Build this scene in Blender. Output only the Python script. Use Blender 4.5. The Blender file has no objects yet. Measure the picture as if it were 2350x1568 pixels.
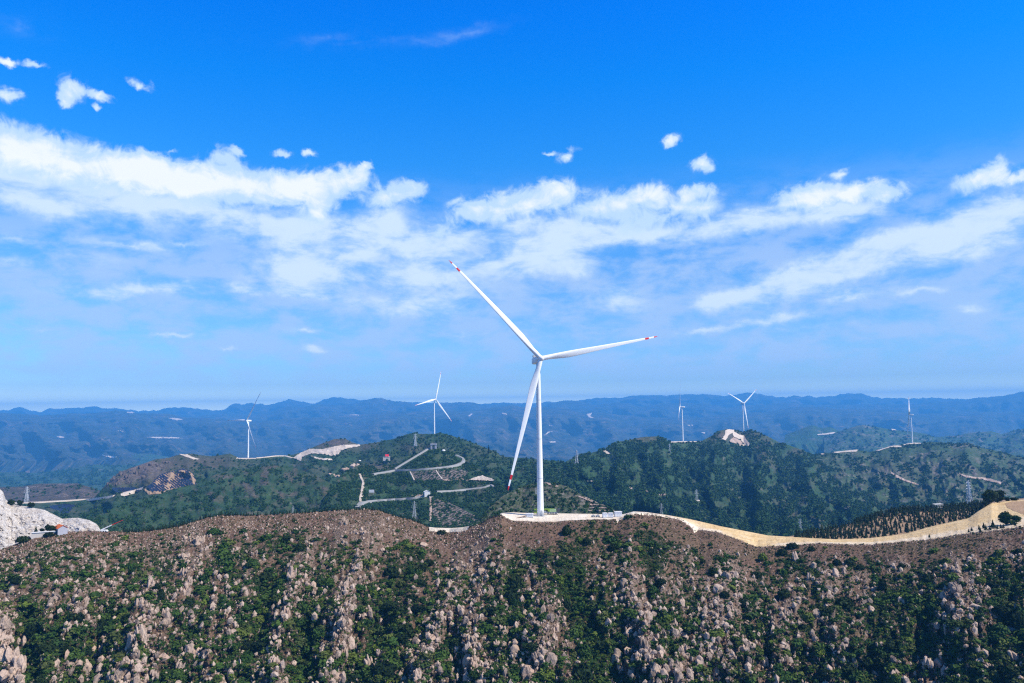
import bpy, bmesh, math, random
import numpy as np
from mathutils import Vector, Matrix

random.seed(7)
RNG = np.random.default_rng(11)
SC = bpy.context.scene
COL = SC.collection

# ------------------------------------------------------------------ camera geometry
# the photograph is measured on a 2350 x 1568 grid; F is its focal length on that grid
F, CX, CY = 1844.0, 1175.0, 784.0
PITCH = math.atan((935.0 - CY) / F)
ROLL = math.radians(0.77)
GROUND = -560.0                      # valley level; the camera is the origin
FWD = np.array([0, math.cos(PITCH), math.sin(PITCH)])
_r0 = np.array([1.0, 0, 0]); _u0 = np.array([0, -math.sin(PITCH), math.cos(PITCH)])
RIGHT = _r0 * math.cos(ROLL) + _u0 * math.sin(ROLL) * -1
UP = _u0 * math.cos(ROLL) + _r0 * math.sin(ROLL)

def at(px, py, Y):
    """World point seen at grid position (px, py) at distance Y along the view."""
    px = np.asarray(px, float); py = np.asarray(py, float); Y = np.asarray(Y, float)
    a = (px - CX) / F; b = -(py - CY) / F
    d = FWD + a[..., None] * RIGHT + b[..., None] * UP
    return d * (Y / d[..., 1])[..., None]

def proj(P):
    P = np.asarray(P, float)
    z = P @ FWD
    return CX + F * (P @ RIGHT) / z, CY - F * (P @ UP) / z

# ------------------------------------------------------------------ noise
_perm = np.random.default_rng(3).permutation(256)
_perm = np.concatenate([_perm, _perm]); _ang = np.random.default_rng(4).uniform(0, 2 * np.pi, 256)
_gx, _gy = np.cos(_ang), np.sin(_ang)
def pnoise(x, y, seed=0):
    x = np.asarray(x, float) + seed * 17.31; y = np.asarray(y, float) + seed * 9.77
    xi = np.floor(x).astype(int); yi = np.floor(y).astype(int)
    xf = x - xi; yf = y - yi
    u = xf ** 3 * (xf * (xf * 6 - 15) + 10); v = yf ** 3 * (yf * (yf * 6 - 15) + 10)
    def g(i, j):
        h = _perm[(_perm[i & 255] + j) & 255]
        return h
    def dot(i, j, dx, dy):
        h = g(i, j); return _gx[h] * dx + _gy[h] * dy
    n00 = dot(xi, yi, xf, yf); n10 = dot(xi + 1, yi, xf - 1, yf)
    n01 = dot(xi, yi + 1, xf, yf - 1); n11 = dot(xi + 1, yi + 1, xf - 1, yf - 1)
    return ((n00 * (1 - u) + n10 * u) * (1 - v) + (n01 * (1 - u) + n11 * u) * v) * 1.5
def fbm(x, y, seed=0, octs=5, gain=0.5):
    s = 0; a = 1.0; f = 1.0; t = 0
    for o in range(octs):
        s = s + a * pnoise(np.asarray(x) * f, np.asarray(y) * f, seed + o * 3); t += a; a *= gain; f *= 2.03
    return s / t
def ridged(x, y, seed=0, octs=5):
    s = 0; a = 1.0; f = 1.0; t = 0
    for o in range(octs):
        s = s + a * (1 - 2 * np.abs(pnoise(np.asarray(x) * f, np.asarray(y) * f, seed + o * 5))); t += a; a *= 0.5; f *= 2.1
    return s / t
def sstep(a, b, x):
    t = np.clip((np.asarray(x, float) - a) / (b - a), 0, 1); return t * t * (3 - 2 * t)
def curve(pts):
    xs = [p[0] for p in pts]; ys = [p[1] for p in pts]
    return lambda px: np.interp(px, xs, ys)

# ------------------------------------------------------------------ object helpers
def fast_mesh(name, V, Fs, mats=(), smooth=False, attrs=None, matidx=None):
    """V: n x 3; Fs: list of m x k index arrays (k may differ)."""
    me = bpy.data.meshes.new(name)
    V = np.ascontiguousarray(V, np.float32)
    if not isinstance(Fs, (list, tuple)): Fs = [Fs]
    Fs = [np.asarray(f, np.int32) for f in Fs if len(f)]
    me.vertices.add(len(V)); me.vertices.foreach_set('co', V.ravel())
    loops = np.concatenate([f.ravel() for f in Fs]); tot = np.concatenate([np.full(len(f), f.shape[1]) for f in Fs])
    start = np.concatenate([[0], np.cumsum(tot)[:-1]])
    me.loops.add(len(loops)); me.loops.foreach_set('vertex_index', loops.astype(np.int32))
    me.polygons.add(len(tot)); me.polygons.foreach_set('loop_start', start.astype(np.int32)); me.polygons.foreach_set('loop_total', tot.astype(np.int32))
    if matidx is not None: me.polygons.foreach_set('material_index', np.asarray(matidx, np.int32))
    me.polygons.foreach_set('use_smooth', np.full(len(tot), bool(smooth)))
    for m in mats: me.materials.append(m)
    me.update(calc_edges=True)
    for k, a in (attrs or {}).items():
        at_ = me.attributes.new(k, 'FLOAT', 'POINT'); at_.data.foreach_set('value', np.ascontiguousarray(a, np.float32))
    return me
def link(name, me, parent=None):
    o = bpy.data.objects.new(name, me); COL.objects.link(o)
    if parent is not None: o.parent = parent
    return o
def tag(o, label=None, cat=None, group=None, kind=None):
    if label: o['label'] = label
    if cat: o['category'] = cat
    if group: o['group'] = group
    if kind: o['kind'] = kind
    return o
def empty(name, loc, rz=0.0, scale=1.0):
    o = bpy.data.objects.new(name, None); COL.objects.link(o)
    o.location = tuple(float(c) for c in loc); o.rotation_euler = (0, 0, rz); o.scale = (scale,) * 3
    return o

class MB:
    """collects boxes, bars, tubes, then builds ONE mesh object"""
    def __init__(s): s.V = []; s.F4 = []; s.F3 = []; s.n = 0; s.m4 = []; s.m3 = []; s.mi = 0
    def add(s, V, F):
        V = np.asarray(V, float)
        for f in F:
            f = [int(i) + s.n for i in f]
            if len(f) == 4: s.F4.append(f); s.m4.append(s.mi)
            elif len(f) == 3: s.F3.append(f); s.m3.append(s.mi)
            else:
                for i in range(1, len(f) - 1): s.F3.append([f[0], f[i], f[i + 1]]); s.m3.append(s.mi)
        s.V.append(V); s.n += len(V)
    def box(s, c, d, rz=0.0, taper=1.0):
        cx, cy, cz = c; dx, dy, dz = [k / 2 for k in d]
        P = [(-dx, -dy, -dz), (dx, -dy, -dz), (dx, dy, -dz), (-dx, dy, -dz), (-dx * taper, -dy * taper, dz), (dx * taper, -dy * taper, dz), (dx * taper, dy * taper, dz), (-dx * taper, dy * taper, dz)]
        ca, sa = math.cos(rz), math.sin(rz)
        P = [(cx + x * ca - y * sa, cy + x * sa + y * ca, cz + z) for x, y, z in P]
        s.add(P, [(0, 3, 2, 1), (4, 5, 6, 7), (0, 1, 5, 4), (1, 2, 6, 5), (2, 3, 7, 6), (3, 0, 4, 7)])
    def tube(s, pts, radii, n=12, cap=True):
        pts = [np.array(p, float) for p in pts]
        if np.isscalar(radii): radii = [radii] * len(pts)
        R = []
        for i, p in enumerate(pts):
            t = pts[min(i + 1, len(pts) - 1)] - pts[max(i - 1, 0)]; t = t / (np.linalg.norm(t) + 1e-9)
            a = np.array([0, 0, 1.0]) if abs(t[2]) < 0.9 else np.array([1.0, 0, 0])
            u = np.cross(t, a); u /= np.linalg.norm(u); v = np.cross(t, u)
            for k in range(n):
                an = 2 * math.pi * k / n
                R.append(p + radii[i] * (math.cos(an) * u + math.sin(an) * v))
        Fs = []
        for i in range(len(pts) - 1):
            for k in range(n):
                Fs.append((i * n + k, (i + 1) * n + k, (i + 1) * n + (k + 1) % n, i * n + (k + 1) % n))
        if cap:
            Fs.append(tuple(range(n))); Fs.append(tuple(reversed(range((len(pts) - 1) * n, len(pts) * n))))
        s.add(R, Fs)
    def bar(s, a, b, w): s.tube([a, b], w / 2, n=4)
    def poly(s, P, F): s.add(P, F)
    def mesh(s, name, mats, smooth=False):
        Fs = []; mi = []
        if s.F4: Fs.append(np.array(s.F4)); mi += s.m4
        if s.F3: Fs.append(np.array(s.F3)); mi += s.m3
        if not isinstance(mats, (list, tuple)): mats = [mats]
        return fast_mesh(name, np.concatenate(s.V), Fs, mats, smooth, None, mi)
    def build(s, name, mats, parent=None, smooth=False): return link(name, s.mesh(name, mats, smooth), parent)

def ico(sub):
    bm = bmesh.new(); bmesh.ops.create_icosphere(bm, subdivisions=sub, radius=1.0)
    bm.verts.ensure_lookup_table()
    V = np.array([v.co[:] for v in bm.verts]); Fc = np.array([[v.index for v in f.verts] for f in bm.faces]); bm.free()
    return V, Fc

# ------------------------------------------------------------------ materials
class NT:
    """tiny node-tree builder"""
    def __init__(s, nt): s.t = nt; s.n = nt.nodes; s.l = nt.links
    def node(s, typ, **kw):
        nd = s.n.new(typ)
        for k, v in kw.items():
            if k.startswith('_'): setattr(nd, k[1:], v)
        for k, v in kw.items():
            if not k.startswith('_'): s.set(nd.inputs[int(k[1:]) if k[0] == 'i' and k[1:].isdigit() else k.replace('__', ' ')], v)
        return nd
    def set(s, sock, v):
        if hasattr(v, 'is_output') or isinstance(v, bpy.types.NodeSocket): s.l.new(v, sock)
        else:
            try: sock.default_value = v
            except Exception: sock.default_value = (*v, 1.0)
    def math(s, op, a, b=None, c=None, clamp=False):
        nd = s.n.new('ShaderNodeMath'); nd.operation = op; nd.use_clamp = clamp
        for i, v in enumerate((a, b, c)):
            if v is not None: s.set(nd.inputs[i], v)
        return nd.outputs[0]
    def noise(s, vec, scale, detail=6, rough=0.55, dist=0.0, dim='3D'):
        nd = s.node('ShaderNodeTexNoise', _noise_dimensions=dim)
        if vec is not None: s.l.new(vec, nd.inputs['Vector'])
        nd.inputs['Scale'].default_value = scale; nd.inputs['Detail'].default_value = detail
        nd.inputs['Roughness'].default_value = rough; nd.inputs['Distortion'].default_value = dist
        return nd.outputs['Fac']
    def ramp(s, fac, stops, interp='LINEAR'):
        nd = s.n.new('ShaderNodeValToRGB'); cr = nd.color_ramp; cr.interpolation = interp
        while len(cr.elements) < len(stops): cr.elements.new(0.5)
        for e, (p, c) in zip(cr.elements, stops):
            e.position = p; e.color = (*c, 1.0) if len(c) == 3 else c
        s.l.new(fac, nd.inputs[0]); return nd.outputs[0]
    def maprange(s, v, a, b, c=0.0, d=1.0, smooth=True):
        nd = s.n.new('ShaderNodeMapRange'); nd.interpolation_type = 'SMOOTHSTEP' if smooth else 'LINEAR'
        s.set(nd.inputs[0], v); nd.inputs[1].default_value = a; nd.inputs[2].default_value = b; nd.inputs[3].default_value = c; nd.inputs[4].default_value = d
        return nd.outputs[0]
    def mix(s, fac, a, b):
        nd = s.n.new('ShaderNodeMix'); nd.data_type = 'RGBA'
        s.set(nd.inputs[0], fac); s.set(nd.inputs[6], a); s.set(nd.inputs[7], b)
        return nd.outputs[2]
    def attr(s, name): return s.node('ShaderNodeAttribute', _attribute_name=name).outputs['Fac']
    def bump(s, h, strength=0.5, dist=0.1):
        nd = s.n.new('ShaderNodeBump'); nd.inputs['Strength'].default_value = strength; nd.inputs['Distance'].default_value = dist
        s.l.new(h, nd.inputs['Height']); return nd.outputs[0]

def mat(name, fn):
    m = bpy.data.materials.new(name); m.use_nodes = True; nt = m.node_tree; nt.nodes.clear()
    T = NT(nt); out = T.node('ShaderNodeOutputMaterial'); bs = T.node('ShaderNodeBsdfPrincipled')
    T.l.new(bs.outputs[0], out.inputs[0]); bs.inputs['Roughness'].default_value = 0.9
    bs.inputs['Specular IOR Level'].default_value = 0.15
    T.pos = T.node('ShaderNodeTexCoord').outputs['Object']
    fn(T, bs); return m
def flat(name, col, rough=0.7, var=0.12, scale=1.5, spec=0.3, metal=0.0):
    def fn(T, b):
        n = T.noise(T.pos, scale, 5)
        c = T.ramp(n, [(0.25, tuple(k * (1 - var) for k in col)), (0.75, tuple(min(1, k * (1 + var)) for k in col))])
        T.set(b.inputs['Base Color'], c); b.inputs['Roughness'].default_value = rough; b.inputs['Specular IOR Level'].default_value = spec; b.inputs['Metallic'].default_value = metal
    return mat(name, fn)
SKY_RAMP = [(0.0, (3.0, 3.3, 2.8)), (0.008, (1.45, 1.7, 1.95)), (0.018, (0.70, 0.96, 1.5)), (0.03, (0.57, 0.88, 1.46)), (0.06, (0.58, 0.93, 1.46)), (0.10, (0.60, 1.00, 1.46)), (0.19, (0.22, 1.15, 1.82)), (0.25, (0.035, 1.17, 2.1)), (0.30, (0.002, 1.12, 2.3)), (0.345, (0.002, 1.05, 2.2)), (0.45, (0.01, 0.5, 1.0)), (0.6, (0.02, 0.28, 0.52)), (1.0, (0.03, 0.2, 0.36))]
HAZE_COL = (0.115, 0.49, 1.0, 1.0)
HAZE_D = 7.4e-5
# ------------------------------------------------------------------ camera, sun, sky, air
cd = bpy.data.cameras.new('camera'); cam = bpy.data.objects.new('camera', cd); COL.objects.link(cam)
cd.sensor_width = 36.0; cd.lens = F / 2350.0 * 36.0; cd.clip_start = 1.0; cd.clip_end = 120000.0
M = Matrix(((RIGHT[0], UP[0], -FWD[0], 0), (RIGHT[1], UP[1], -FWD[1], 0), (RIGHT[2], UP[2], -FWD[2], 0), (0, 0, 0, 1)))
cam.matrix_world = M
SC.camera = cam
SC.view_settings.view_transform = 'Standard'; SC.view_settings.look = 'None'; SC.view_settings.exposure = 0.3; SC.view_settings.gamma = 1.0
SC.cycles.use_denoising = False; SC.cycles.filter_width = 1.25
SC.cycles.max_bounces = 6; SC.cycles.diffuse_bounces = 2; SC.cycles.volume_bounces = 2
SC.cycles.sample_clamp_indirect = 4.0

SUN_AZ, SUN_EL = math.radians(113), math.radians(48)      # clockwise from the view direction
SDIR = Vector((math.sin(SUN_AZ) * math.cos(SUN_EL), math.cos(SUN_AZ) * math.cos(SUN_EL), math.sin(SUN_EL)))
ld = bpy.data.lights.new('sun', 'SUN'); ld.energy = 5.0; ld.angle = math.radians(0.53); ld.color = (1.0, 0.94, 0.85)
sun = bpy.data.objects.new('sun', ld); COL.objects.link(sun); sun.rotation_euler = SDIR.to_track_quat('Z', 'Y').to_euler()

W = bpy.data.worlds.new('World'); SC.world = W; W.use_nodes = True
wt = W.node_tree; wt.nodes.clear(); T = NT(wt)
wo = T.node('ShaderNodeOutputWorld'); bg = T.node('ShaderNodeBackground'); T.l.new(bg.outputs[0], wo.inputs[0]); bg.inputs[1].default_value = 0.1
sky = T.node('ShaderNodeTexSky', _sky_type='NISHITA', _sun_disc=False, _sun_elevation=SUN_EL, _sun_rotation=SUN_AZ, _altitude=300.0, _air_density=1.0, _dust_density=0.4, _ozone_density=2.0)
dirv = T.node('ShaderNodeTexCoord').outputs['Generated']
sep = T.node('ShaderNodeSeparateXYZ'); T.l.new(dirv, sep.inputs[0])
az = T.math('ARCTAN2', sep.outputs[0], sep.outputs[1]); el = T.math('ARCSINE', sep.outputs[2])
# the clear sky: the sky model, deepened upwards like a polarised phone picture, the unseen zenith darkened further to cut fill light
hsv = T.node('ShaderNodeHueSaturation'); T.l.new(sky.outputs[0], hsv.inputs['Color']); hsv.inputs['Saturation'].default_value = 1.25
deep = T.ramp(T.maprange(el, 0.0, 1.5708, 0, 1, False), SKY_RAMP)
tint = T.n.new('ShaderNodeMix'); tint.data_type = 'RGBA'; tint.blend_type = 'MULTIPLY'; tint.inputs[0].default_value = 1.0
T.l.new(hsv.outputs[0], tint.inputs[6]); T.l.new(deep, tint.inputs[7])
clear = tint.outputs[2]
comb = T.node('ShaderNodeCombineXYZ'); T.l.new(az, comb.inputs[0]); T.l.new(el, comb.inputs[1])
azel = comb.outputs[0]
# billow the coordinates so that cloud outlines are ragged
wn = T.node('ShaderNodeTexNoise'); T.l.new(azel, wn.inputs['Vector']); wn.inputs['Scale'].default_value = 26; wn.inputs['Detail'].default_value = 6; wn.inputs['Roughness'].default_value = 0.6
ws = T.node('ShaderNodeVectorMath', _operation='SUBTRACT'); T.l.new(wn.outputs['Color'], ws.inputs[0]); ws.inputs[1].default_value = (0.5, 0.5, 0.5)
wm = T.node('ShaderNodeVectorMath', _operation='MULTIPLY_ADD'); T.l.new(ws.outputs[0], wm.inputs[0]); wm.inputs[1].default_value = (0.026, 0.017, 0); T.l.new(azel, wm.inputs[2])
w2 = T.node('ShaderNodeTexNoise'); T.l.new(wm.outputs[0], w2.inputs['Vector']); w2.inputs['Scale'].default_value = 95; w2.inputs['Detail'].default_value = 5; w2.inputs['Roughness'].default_value = 0.6
w2s = T.node('ShaderNodeVectorMath', _operation='SUBTRACT'); T.l.new(w2.outputs['Color'], w2s.inputs[0]); w2s.inputs[1].default_value = (0.5, 0.5, 0.5)
w2m = T.node('ShaderNodeVectorMath', _operation='MULTIPLY_ADD'); T.l.new(w2s.outputs[0], w2m.inputs[0]); w2m.inputs[1].default_value = (0.013, 0.010, 0); T.l.new(wm.outputs[0], w2m.inputs[2])
warped = w2m.outputs[0]
def cloud_sum(items, k_):
    acc = None
    for cx, cy, rx, ry, rot, amp in items:
        d = at(cx, cy, 1.0); d = d / np.linalg.norm(d)
        mp = T.node('ShaderNodeMapping', _vector_type='TEXTURE')
        mp.inputs['Location'].default_value = (math.atan2(d[0], d[1]), math.asin(d[2]), 0)
        mp.inputs['Rotation'].default_value = (0, 0, math.radians(-rot + 0.77))
        mp.inputs['Scale'].default_value = (1.35 * rx / F, 1.35 * ry / F, 1)
        T.l.new(warped, mp.inputs['Vector'])
        gr = T.node('ShaderNodeTexGradient', _gradient_type='QUADRATIC_SPHERE'); T.l.new(mp.outputs[0], gr.inputs[0])
        acc = T.math('MULTIPLY_ADD', gr.outputs['Fac'], amp * k_, acc if acc is not None else 0.0)
    return acc
CUMULUS = [(40,345,130,52,12,.95),(170,375,140,60,12,.95),(330,395,110,46,10,1.0),(430,425,160,55,5,.95),(580,430,170,46,3,.95),(720,428,130,46,-3,.95),(800,408,60,36,-10,.8),(838,384,26,13,-30,.9),
 (515,365,60,34,10,.6),(300,375,60,36,0,.7),(350,372,40,25,0,.7),(410,392,40,28,0,.6),
 (735,485,70,32,-20,.75),(900,450,75,38,-10,.8),(955,432,40,30,0,.6),(1090,485,85,40,-5,.8),(1200,468,115,46,-5,.8),(1280,438,70,36,0,.75),(1380,475,120,46,0,.75),(1490,448,70,36,0,.7),(1480,510,140,40,0,.5),(1600,475,80,40,0,.65),(1600,440,50,20,0,.6),(1010,535,46,24,-40,.6),
 (1850,450,95,36,0,.95),(1950,442,110,30,0,.95),(2040,450,50,26,-20,.7),(1925,402,35,14,0,.6),(2240,412,60,34,-20,.65),(2280,392,40,24,-30,.6),(2335,408,40,20,-10,.6),
 (1300,358,36,20,-20,.7),(1260,352,20,8,0,.5),(1540,328,26,17,0,.75),(1612,378,34,24,0,.8),(650,355,30,11,0,.6),(715,352,26,11,0,.6),(545,345,26,10,20,.5),(388,345,26,8,-8,.4),
 (165,205,36,30,20,.72),(150,228,22,16,0,.7),(225,217,40,13,12,.8),(322,197,32,18,10,.75),(14,217,36,20,0,.75),(15,143,24,9,0,.8),(78,148,30,9,0,.6),(222,244,10,9,0,.5)]
WISP = [(150,450,240,60,5,.75),(480,480,260,40,5,.5),(60,420,180,60,0,.5),(740,560,150,80,-10,.6),(880,520,100,70,-20,.6),(990,560,100,55,-10,.7),(1250,535,230,50,0,.75),(1480,540,180,34,0,.45),(1700,510,150,42,-5,.65),(1920,490,150,32,0,.65),
 (2300,480,100,36,-10,.75),(2200,520,160,46,-10,.65),(2050,570,170,52,-10,.62),(2250,560,170,42,-18,.55),(1900,620,160,46,-12,.58),(1750,670,160,40,-12,.55),(1640,690,66,26,-10,.5),
 (800,96,340,24,-5,.09),(1070,74,170,20,-11,.10),(60,60,90,40,0,.12),
 (300,665,200,22,-3,.45),(240,680,70,16,0,.4),(400,655,60,16,0,.4),(560,665,64,18,5,.5),(690,668,74,22,5,.55),(700,620,170,60,0,.45),(1000,640,130,40,0,.5),(1200,605,160,40,0,.5),(960,705,160,36,-5,.42),(1420,690,110,40,10,.48),(1320,620,80,36,0,.4),
 (420,770,64,10,0,.35),(360,770,80,8,0,.25),(720,803,46,17,10,.55),(1770,735,110,19,-8,.6),(1620,757,120,13,-5,.42),(1950,680,64,20,0,.5),(2110,668,90,15,0,.42),(2230,716,56,22,10,.4),(840,838,44,12,0,.25),(700,760,64,11,5,.3),(1050,772,90,12,-5,.24),(520,803,38,9,0,.28),(20,600,70,20,0,.35),(20,548,70,12,0,.3),(300,562,130,14,0,.3),(420,556,64,11,0,.35),(90,760,70,10,0,.2),(1850,750,160,14,-3,.22),(600,540,180,24,0,.2),(1700,900,400,30,0,.12),(620,520,440,60,3,.22),(1300,560,330,70,-3,.2),(900,620,330,90,0,.2),(950,690,560,60,0,.14),(200,600,260,60,0,.12),(1900,640,330,80,-10,.15)]
fine = T.noise(azel, 38, 8, 0.6, 0.4, '2D')
strc = T.node('ShaderNodeMapping'); T.l.new(azel, strc.inputs['Vector']); strc.inputs['Scale'].default_value = (1, 2.6, 1)
soft = T.noise(strc.outputs[0], 11, 6, 0.55, 0.6, '2D')
# ordinary scattered cloud beyond the part of the sky that the photograph shows
away = T.maprange(T.math('ABSOLUTE', az), 0.62, 0.9)
away = T.math('MULTIPLY', T.math('MAXIMUM', away, T.maprange(el, 0.52, 0.7)), T.maprange(T.noise(dirv, 3.2, 7, 0.6), 0.52, 0.75))
cu = T.math('ADD', cloud_sum(CUMULUS, 1.85), T.math('MULTIPLY', away, 0.5))
cu_e = T.math('MINIMUM', T.math('MULTIPLY', cu, 4.0), 1.0)
cu = T.math('ADD', cu, T.math('MULTIPLY', cu_e, T.math('MULTIPLY_ADD', fine, 1.5, -0.78)))
cu_a = T.maprange(cu, 0.06, 0.72, 0, 0.93)
cu_w = T.maprange(T.math('ADD', cu, T.math('ADD', T.math('MULTIPLY_ADD', soft, 2.6, -1.3), T.math('MULTIPLY_ADD', fine, 1.2, -0.6))), 0.45, 1.9)
wi = cloud_sum(WISP, 2.6); wi_e = T.math('MINIMUM', T.math('MULTIPLY', wi, 3.0), 1.0)
wi = T.math('ADD', wi, T.math('MULTIPLY', wi_e, T.math('ADD', T.math('MULTIPLY_ADD', soft, 1.1, -0.58), T.math('MULTIPLY_ADD', fine, 0.5, -0.25))))
wi_a = T.maprange(wi, 0.0, 1.0, 0, 0.86)
st2 = T.node('ShaderNodeMapping'); T.l.new(azel, st2.inputs['Vector']); st2.inputs['Scale'].default_value = (1, 2.3, 1); st2.inputs['Rotation'].default_value = (0, 0, 0.06)
brk = T.noise(st2.outputs[0], 15, 9, 0.60, 0.15, '2D')
wi_a = T.math('MULTIPLY', wi_a, T.maprange(brk, 0.25, 0.60, 0.5, 1.1), None, True)
lay = T.math('MULTIPLY', T.maprange(brk, 0.28, 0.64, 0.0, 0.72), T.math('MULTIPLY', T.maprange(el, 0.015, 0.06), T.maprange(el, 0.30, 0.16)))
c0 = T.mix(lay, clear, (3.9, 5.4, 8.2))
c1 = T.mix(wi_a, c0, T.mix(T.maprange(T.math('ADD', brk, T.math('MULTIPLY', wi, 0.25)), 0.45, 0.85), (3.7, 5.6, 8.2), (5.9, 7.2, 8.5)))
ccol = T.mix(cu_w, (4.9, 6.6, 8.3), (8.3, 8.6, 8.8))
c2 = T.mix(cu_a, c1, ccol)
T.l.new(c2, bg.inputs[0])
W.cycles.sampling_method = 'MANUAL'; W.cycles.sample_map_resolution = 512

def build_haze():
    top = max(max((o.matrix_world @ Vector(c))[2] for c in o.bound_box) for o in COL.objects if o.type == 'MESH')
    HX, HZ0, HZ1 = 25500.0, GROUND - 6.0, top + 6.0
    b = MB(); b.box((0, 0, (HZ0 + HZ1) / 2), (2 * HX, 2 * HX, HZ1 - HZ0))
    m = bpy.data.materials.new('haze'); m.use_nodes = True; nt = m.node_tree; nt.nodes.clear(); t = NT(nt)
    o = t.node('ShaderNodeOutputMaterial'); v = t.node('ShaderNodeVolumePrincipled'); t.l.new(v.outputs[0], o.inputs['Volume'])
    v.inputs['Color'].default_value = HAZE_COL; v.inputs['Density'].default_value = HAZE_D; v.inputs['Anisotropy'].default_value = 0.0
    tag(b.build('haze', m), 'pale blue air fading the far mountains', 'haze', kind='stuff')
# ------------------------------------------------------------------ terrain
class Sheet:
    """One hill: a front face described by its skyline, its foot, how far away each is, and relief noise; plus a back slope."""
    def __init__(s, name, top, dtop, bot, dbot, px0, px1, nx, ny, relief=(), g=None, back=0.6, lean=0.0, jag=0.0):
        s.name = name; s._top = curve(top); s.dtop = curve(dtop); s.bot = curve(bot) if not np.isscalar(bot) else (lambda p, b=bot: np.full(np.shape(p), float(b)))
        s.dbot = curve(dbot) if not np.isscalar(dbot) else (lambda p, b=dbot: np.full(np.shape(p), float(b)))
        s.px0, s.px1, s.nx, s.ny = px0, px1, nx, ny; s.relief = relief; s.g = g or (lambda t: t); s.back = back; s.lean = lean; s.jag = jag; s.rows = None; s.pin = None; s.dry = lambda x, y: 0 * x
    def top(s, px):
        t = s._top(px)
        if s.jag: t = t + s.jag * fbm(np.asarray(px) / 14.0, 0 * np.asarray(px), 77, 4)
        return t
    def rel(s, px, py):
        r = 0
        for kind, amp, lx, ly, seed in s.relief:
            u = (px + s.lean * (py - 1200)) / lx; v = py / ly
            r = r + amp * (ridged(u, v, seed, 4) if kind == 'r' else fbm(u, v, seed, 5))
        return r
    def depth(s, px, py):
        px = np.asarray(px, float); py = np.asarray(py, float)
        T_, B_ = s.top(px), s.bot(px)
        t = np.clip((B_ - py) / np.maximum(B_ - T_, 1.0), 0, 1)
        d = s.dbot(px) + (s.dtop(px) - s.dbot(px)) * s.g(t)
        win = np.minimum(1, (1 - t) * 5 + (0.0 if s.pin else 0.12))
        if s.pin == 2: win = win * np.minimum(1, t * 4)
        return d - s.rel(px, py) * win
    def pt(s, px, py): return at(px, py, s.depth(px, py))
    def build(s, mats, attrs=None, label=None, uniform=True):
        px = np.linspace(s.px0, s.px1, s.nx); t = np.linspace(0, 1, s.ny)
        if s.rows is not None: t = s.rows; s.ny = len(t)
        PX = np.repeat(px[None, :], s.ny, 0); T_, B_ = s.top(px), s.bot(px)
        PY = B_[None, :] + (T_ - B_)[None, :] * t[:, None]
        P = s.pt(PX, PY)
        rows = [P]; ax = [PX]; ay = [PY]
        dt = s.dtop(px)[:, None]
        # foot: down to the valley floor towards the camera
        low = P[0]
        need = np.maximum(low[:, 2] - (GROUND - 4), 1)
        f = low.copy(); f[:, 1] -= need / 0.55; f[:, 2] = GROUND - 4
        rows.insert(0, f[None]); ax.insert(0, PX[:1]); ay.insert(0, PY[:1] + 400)
        crest = P[-1]; need = np.maximum(crest[:, 2] - (GROUND - 4), 1)
        dirn = crest[:, :2] / np.linalg.norm(crest[:, :2], axis=1)[:, None]
        for k, (fr, cz) in enumerate(((0.012, 0.006), (0.05, 0.03), (0.12, 0.085), (0.3, 0.27), (0.6, 0.6), (1.0, 1.0))):
            b = crest.copy(); b[:, :2] += dirn * (need * fr / s.back)[:, None]; b[:, 2] -= need * cz
            rows.append(b[None]); ax.append(PX[-1:]); ay.append(PY[-1:])
        V = np.concatenate(rows); AX = np.concatenate(ax); AY = np.concatenate(ay)
        nr = V.shape[0]; idx = np.arange(nr * s.nx).reshape(nr, s.nx)
        Fq = np.stack([idx[:-1, :-1], idx[:-1, 1:], idx[1:, 1:], idx[1:, :-1]], -1).reshape(-1, 4)
        A = {k: fn(AX.ravel(), AY.ravel()) for k, fn in (attrs or {}).items()}
        me = fast_mesh(s.name, V.reshape(-1, 3), Fq, mats, True, A)
        o = link(s.name, me); tag(o, label, None, None, 'structure'); return o

def inside(poly, x, y):
    x = np.asarray(x); y = np.asarray(y); c = np.zeros(x.shape, bool); n = len(poly); j = n - 1
    for i in range(n):
        xi, yi = poly[i]; xj, yj = poly[j]
        if yi != yj:
            c ^= ((yi > y) != (yj > y)) & (x < (xj - xi) * (y - yi) / (yj - yi) + xi)
        j = i
    return c
def patch(sheet, name, poly, mats, up=1.0, step=1.0, label=None, kind='structure', cat=None, group=None, rag=1.2):
    """a worn area of ground lying on a hill: follows the relief, a little above it, ragged edge"""
    xs = [p[0] for p in poly]; ys = [p[1] for p in poly]
    gx = np.arange(min(xs) - 2, max(xs) + 3, step); gy = np.arange(min(ys) - 2, max(ys) + 3, step * 0.6)
    GX, GY = np.meshgrid(gx, gy); GY = np.maximum(GY, sheet.top(GX) + 0.02)
    P = sheet.pt(GX, GY) + np.array([0, 0, up])
    cxs = (GX[:-1, :-1] + GX[1:, 1:]) / 2; cys = (GY[:-1, :-1] + GY[1:, 1:]) / 2
    jx = rag * fbm(cxs / 5, cys / 5, 5, 3); jy = rag * fbm(cxs / 5, cys / 5, 9, 3)
    keep = inside(poly, cxs + jx, cys + jy)
    idx = np.arange(GX.size).reshape(GX.shape)
    Fq = np.stack([idx[:-1, :-1], idx[1:, :-1], idx[1:, 1:], idx[:-1, 1:]], -1)[keep]
    if not len(Fq): return None
    u, inv = np.unique(Fq, return_inverse=True)
    o = link(name, fast_mesh(name, P.reshape(-1, 3)[u], inv.reshape(-1, 4), mats, True)); return tag(o, label, cat, group, kind)
ROADS_ALL = []
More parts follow.
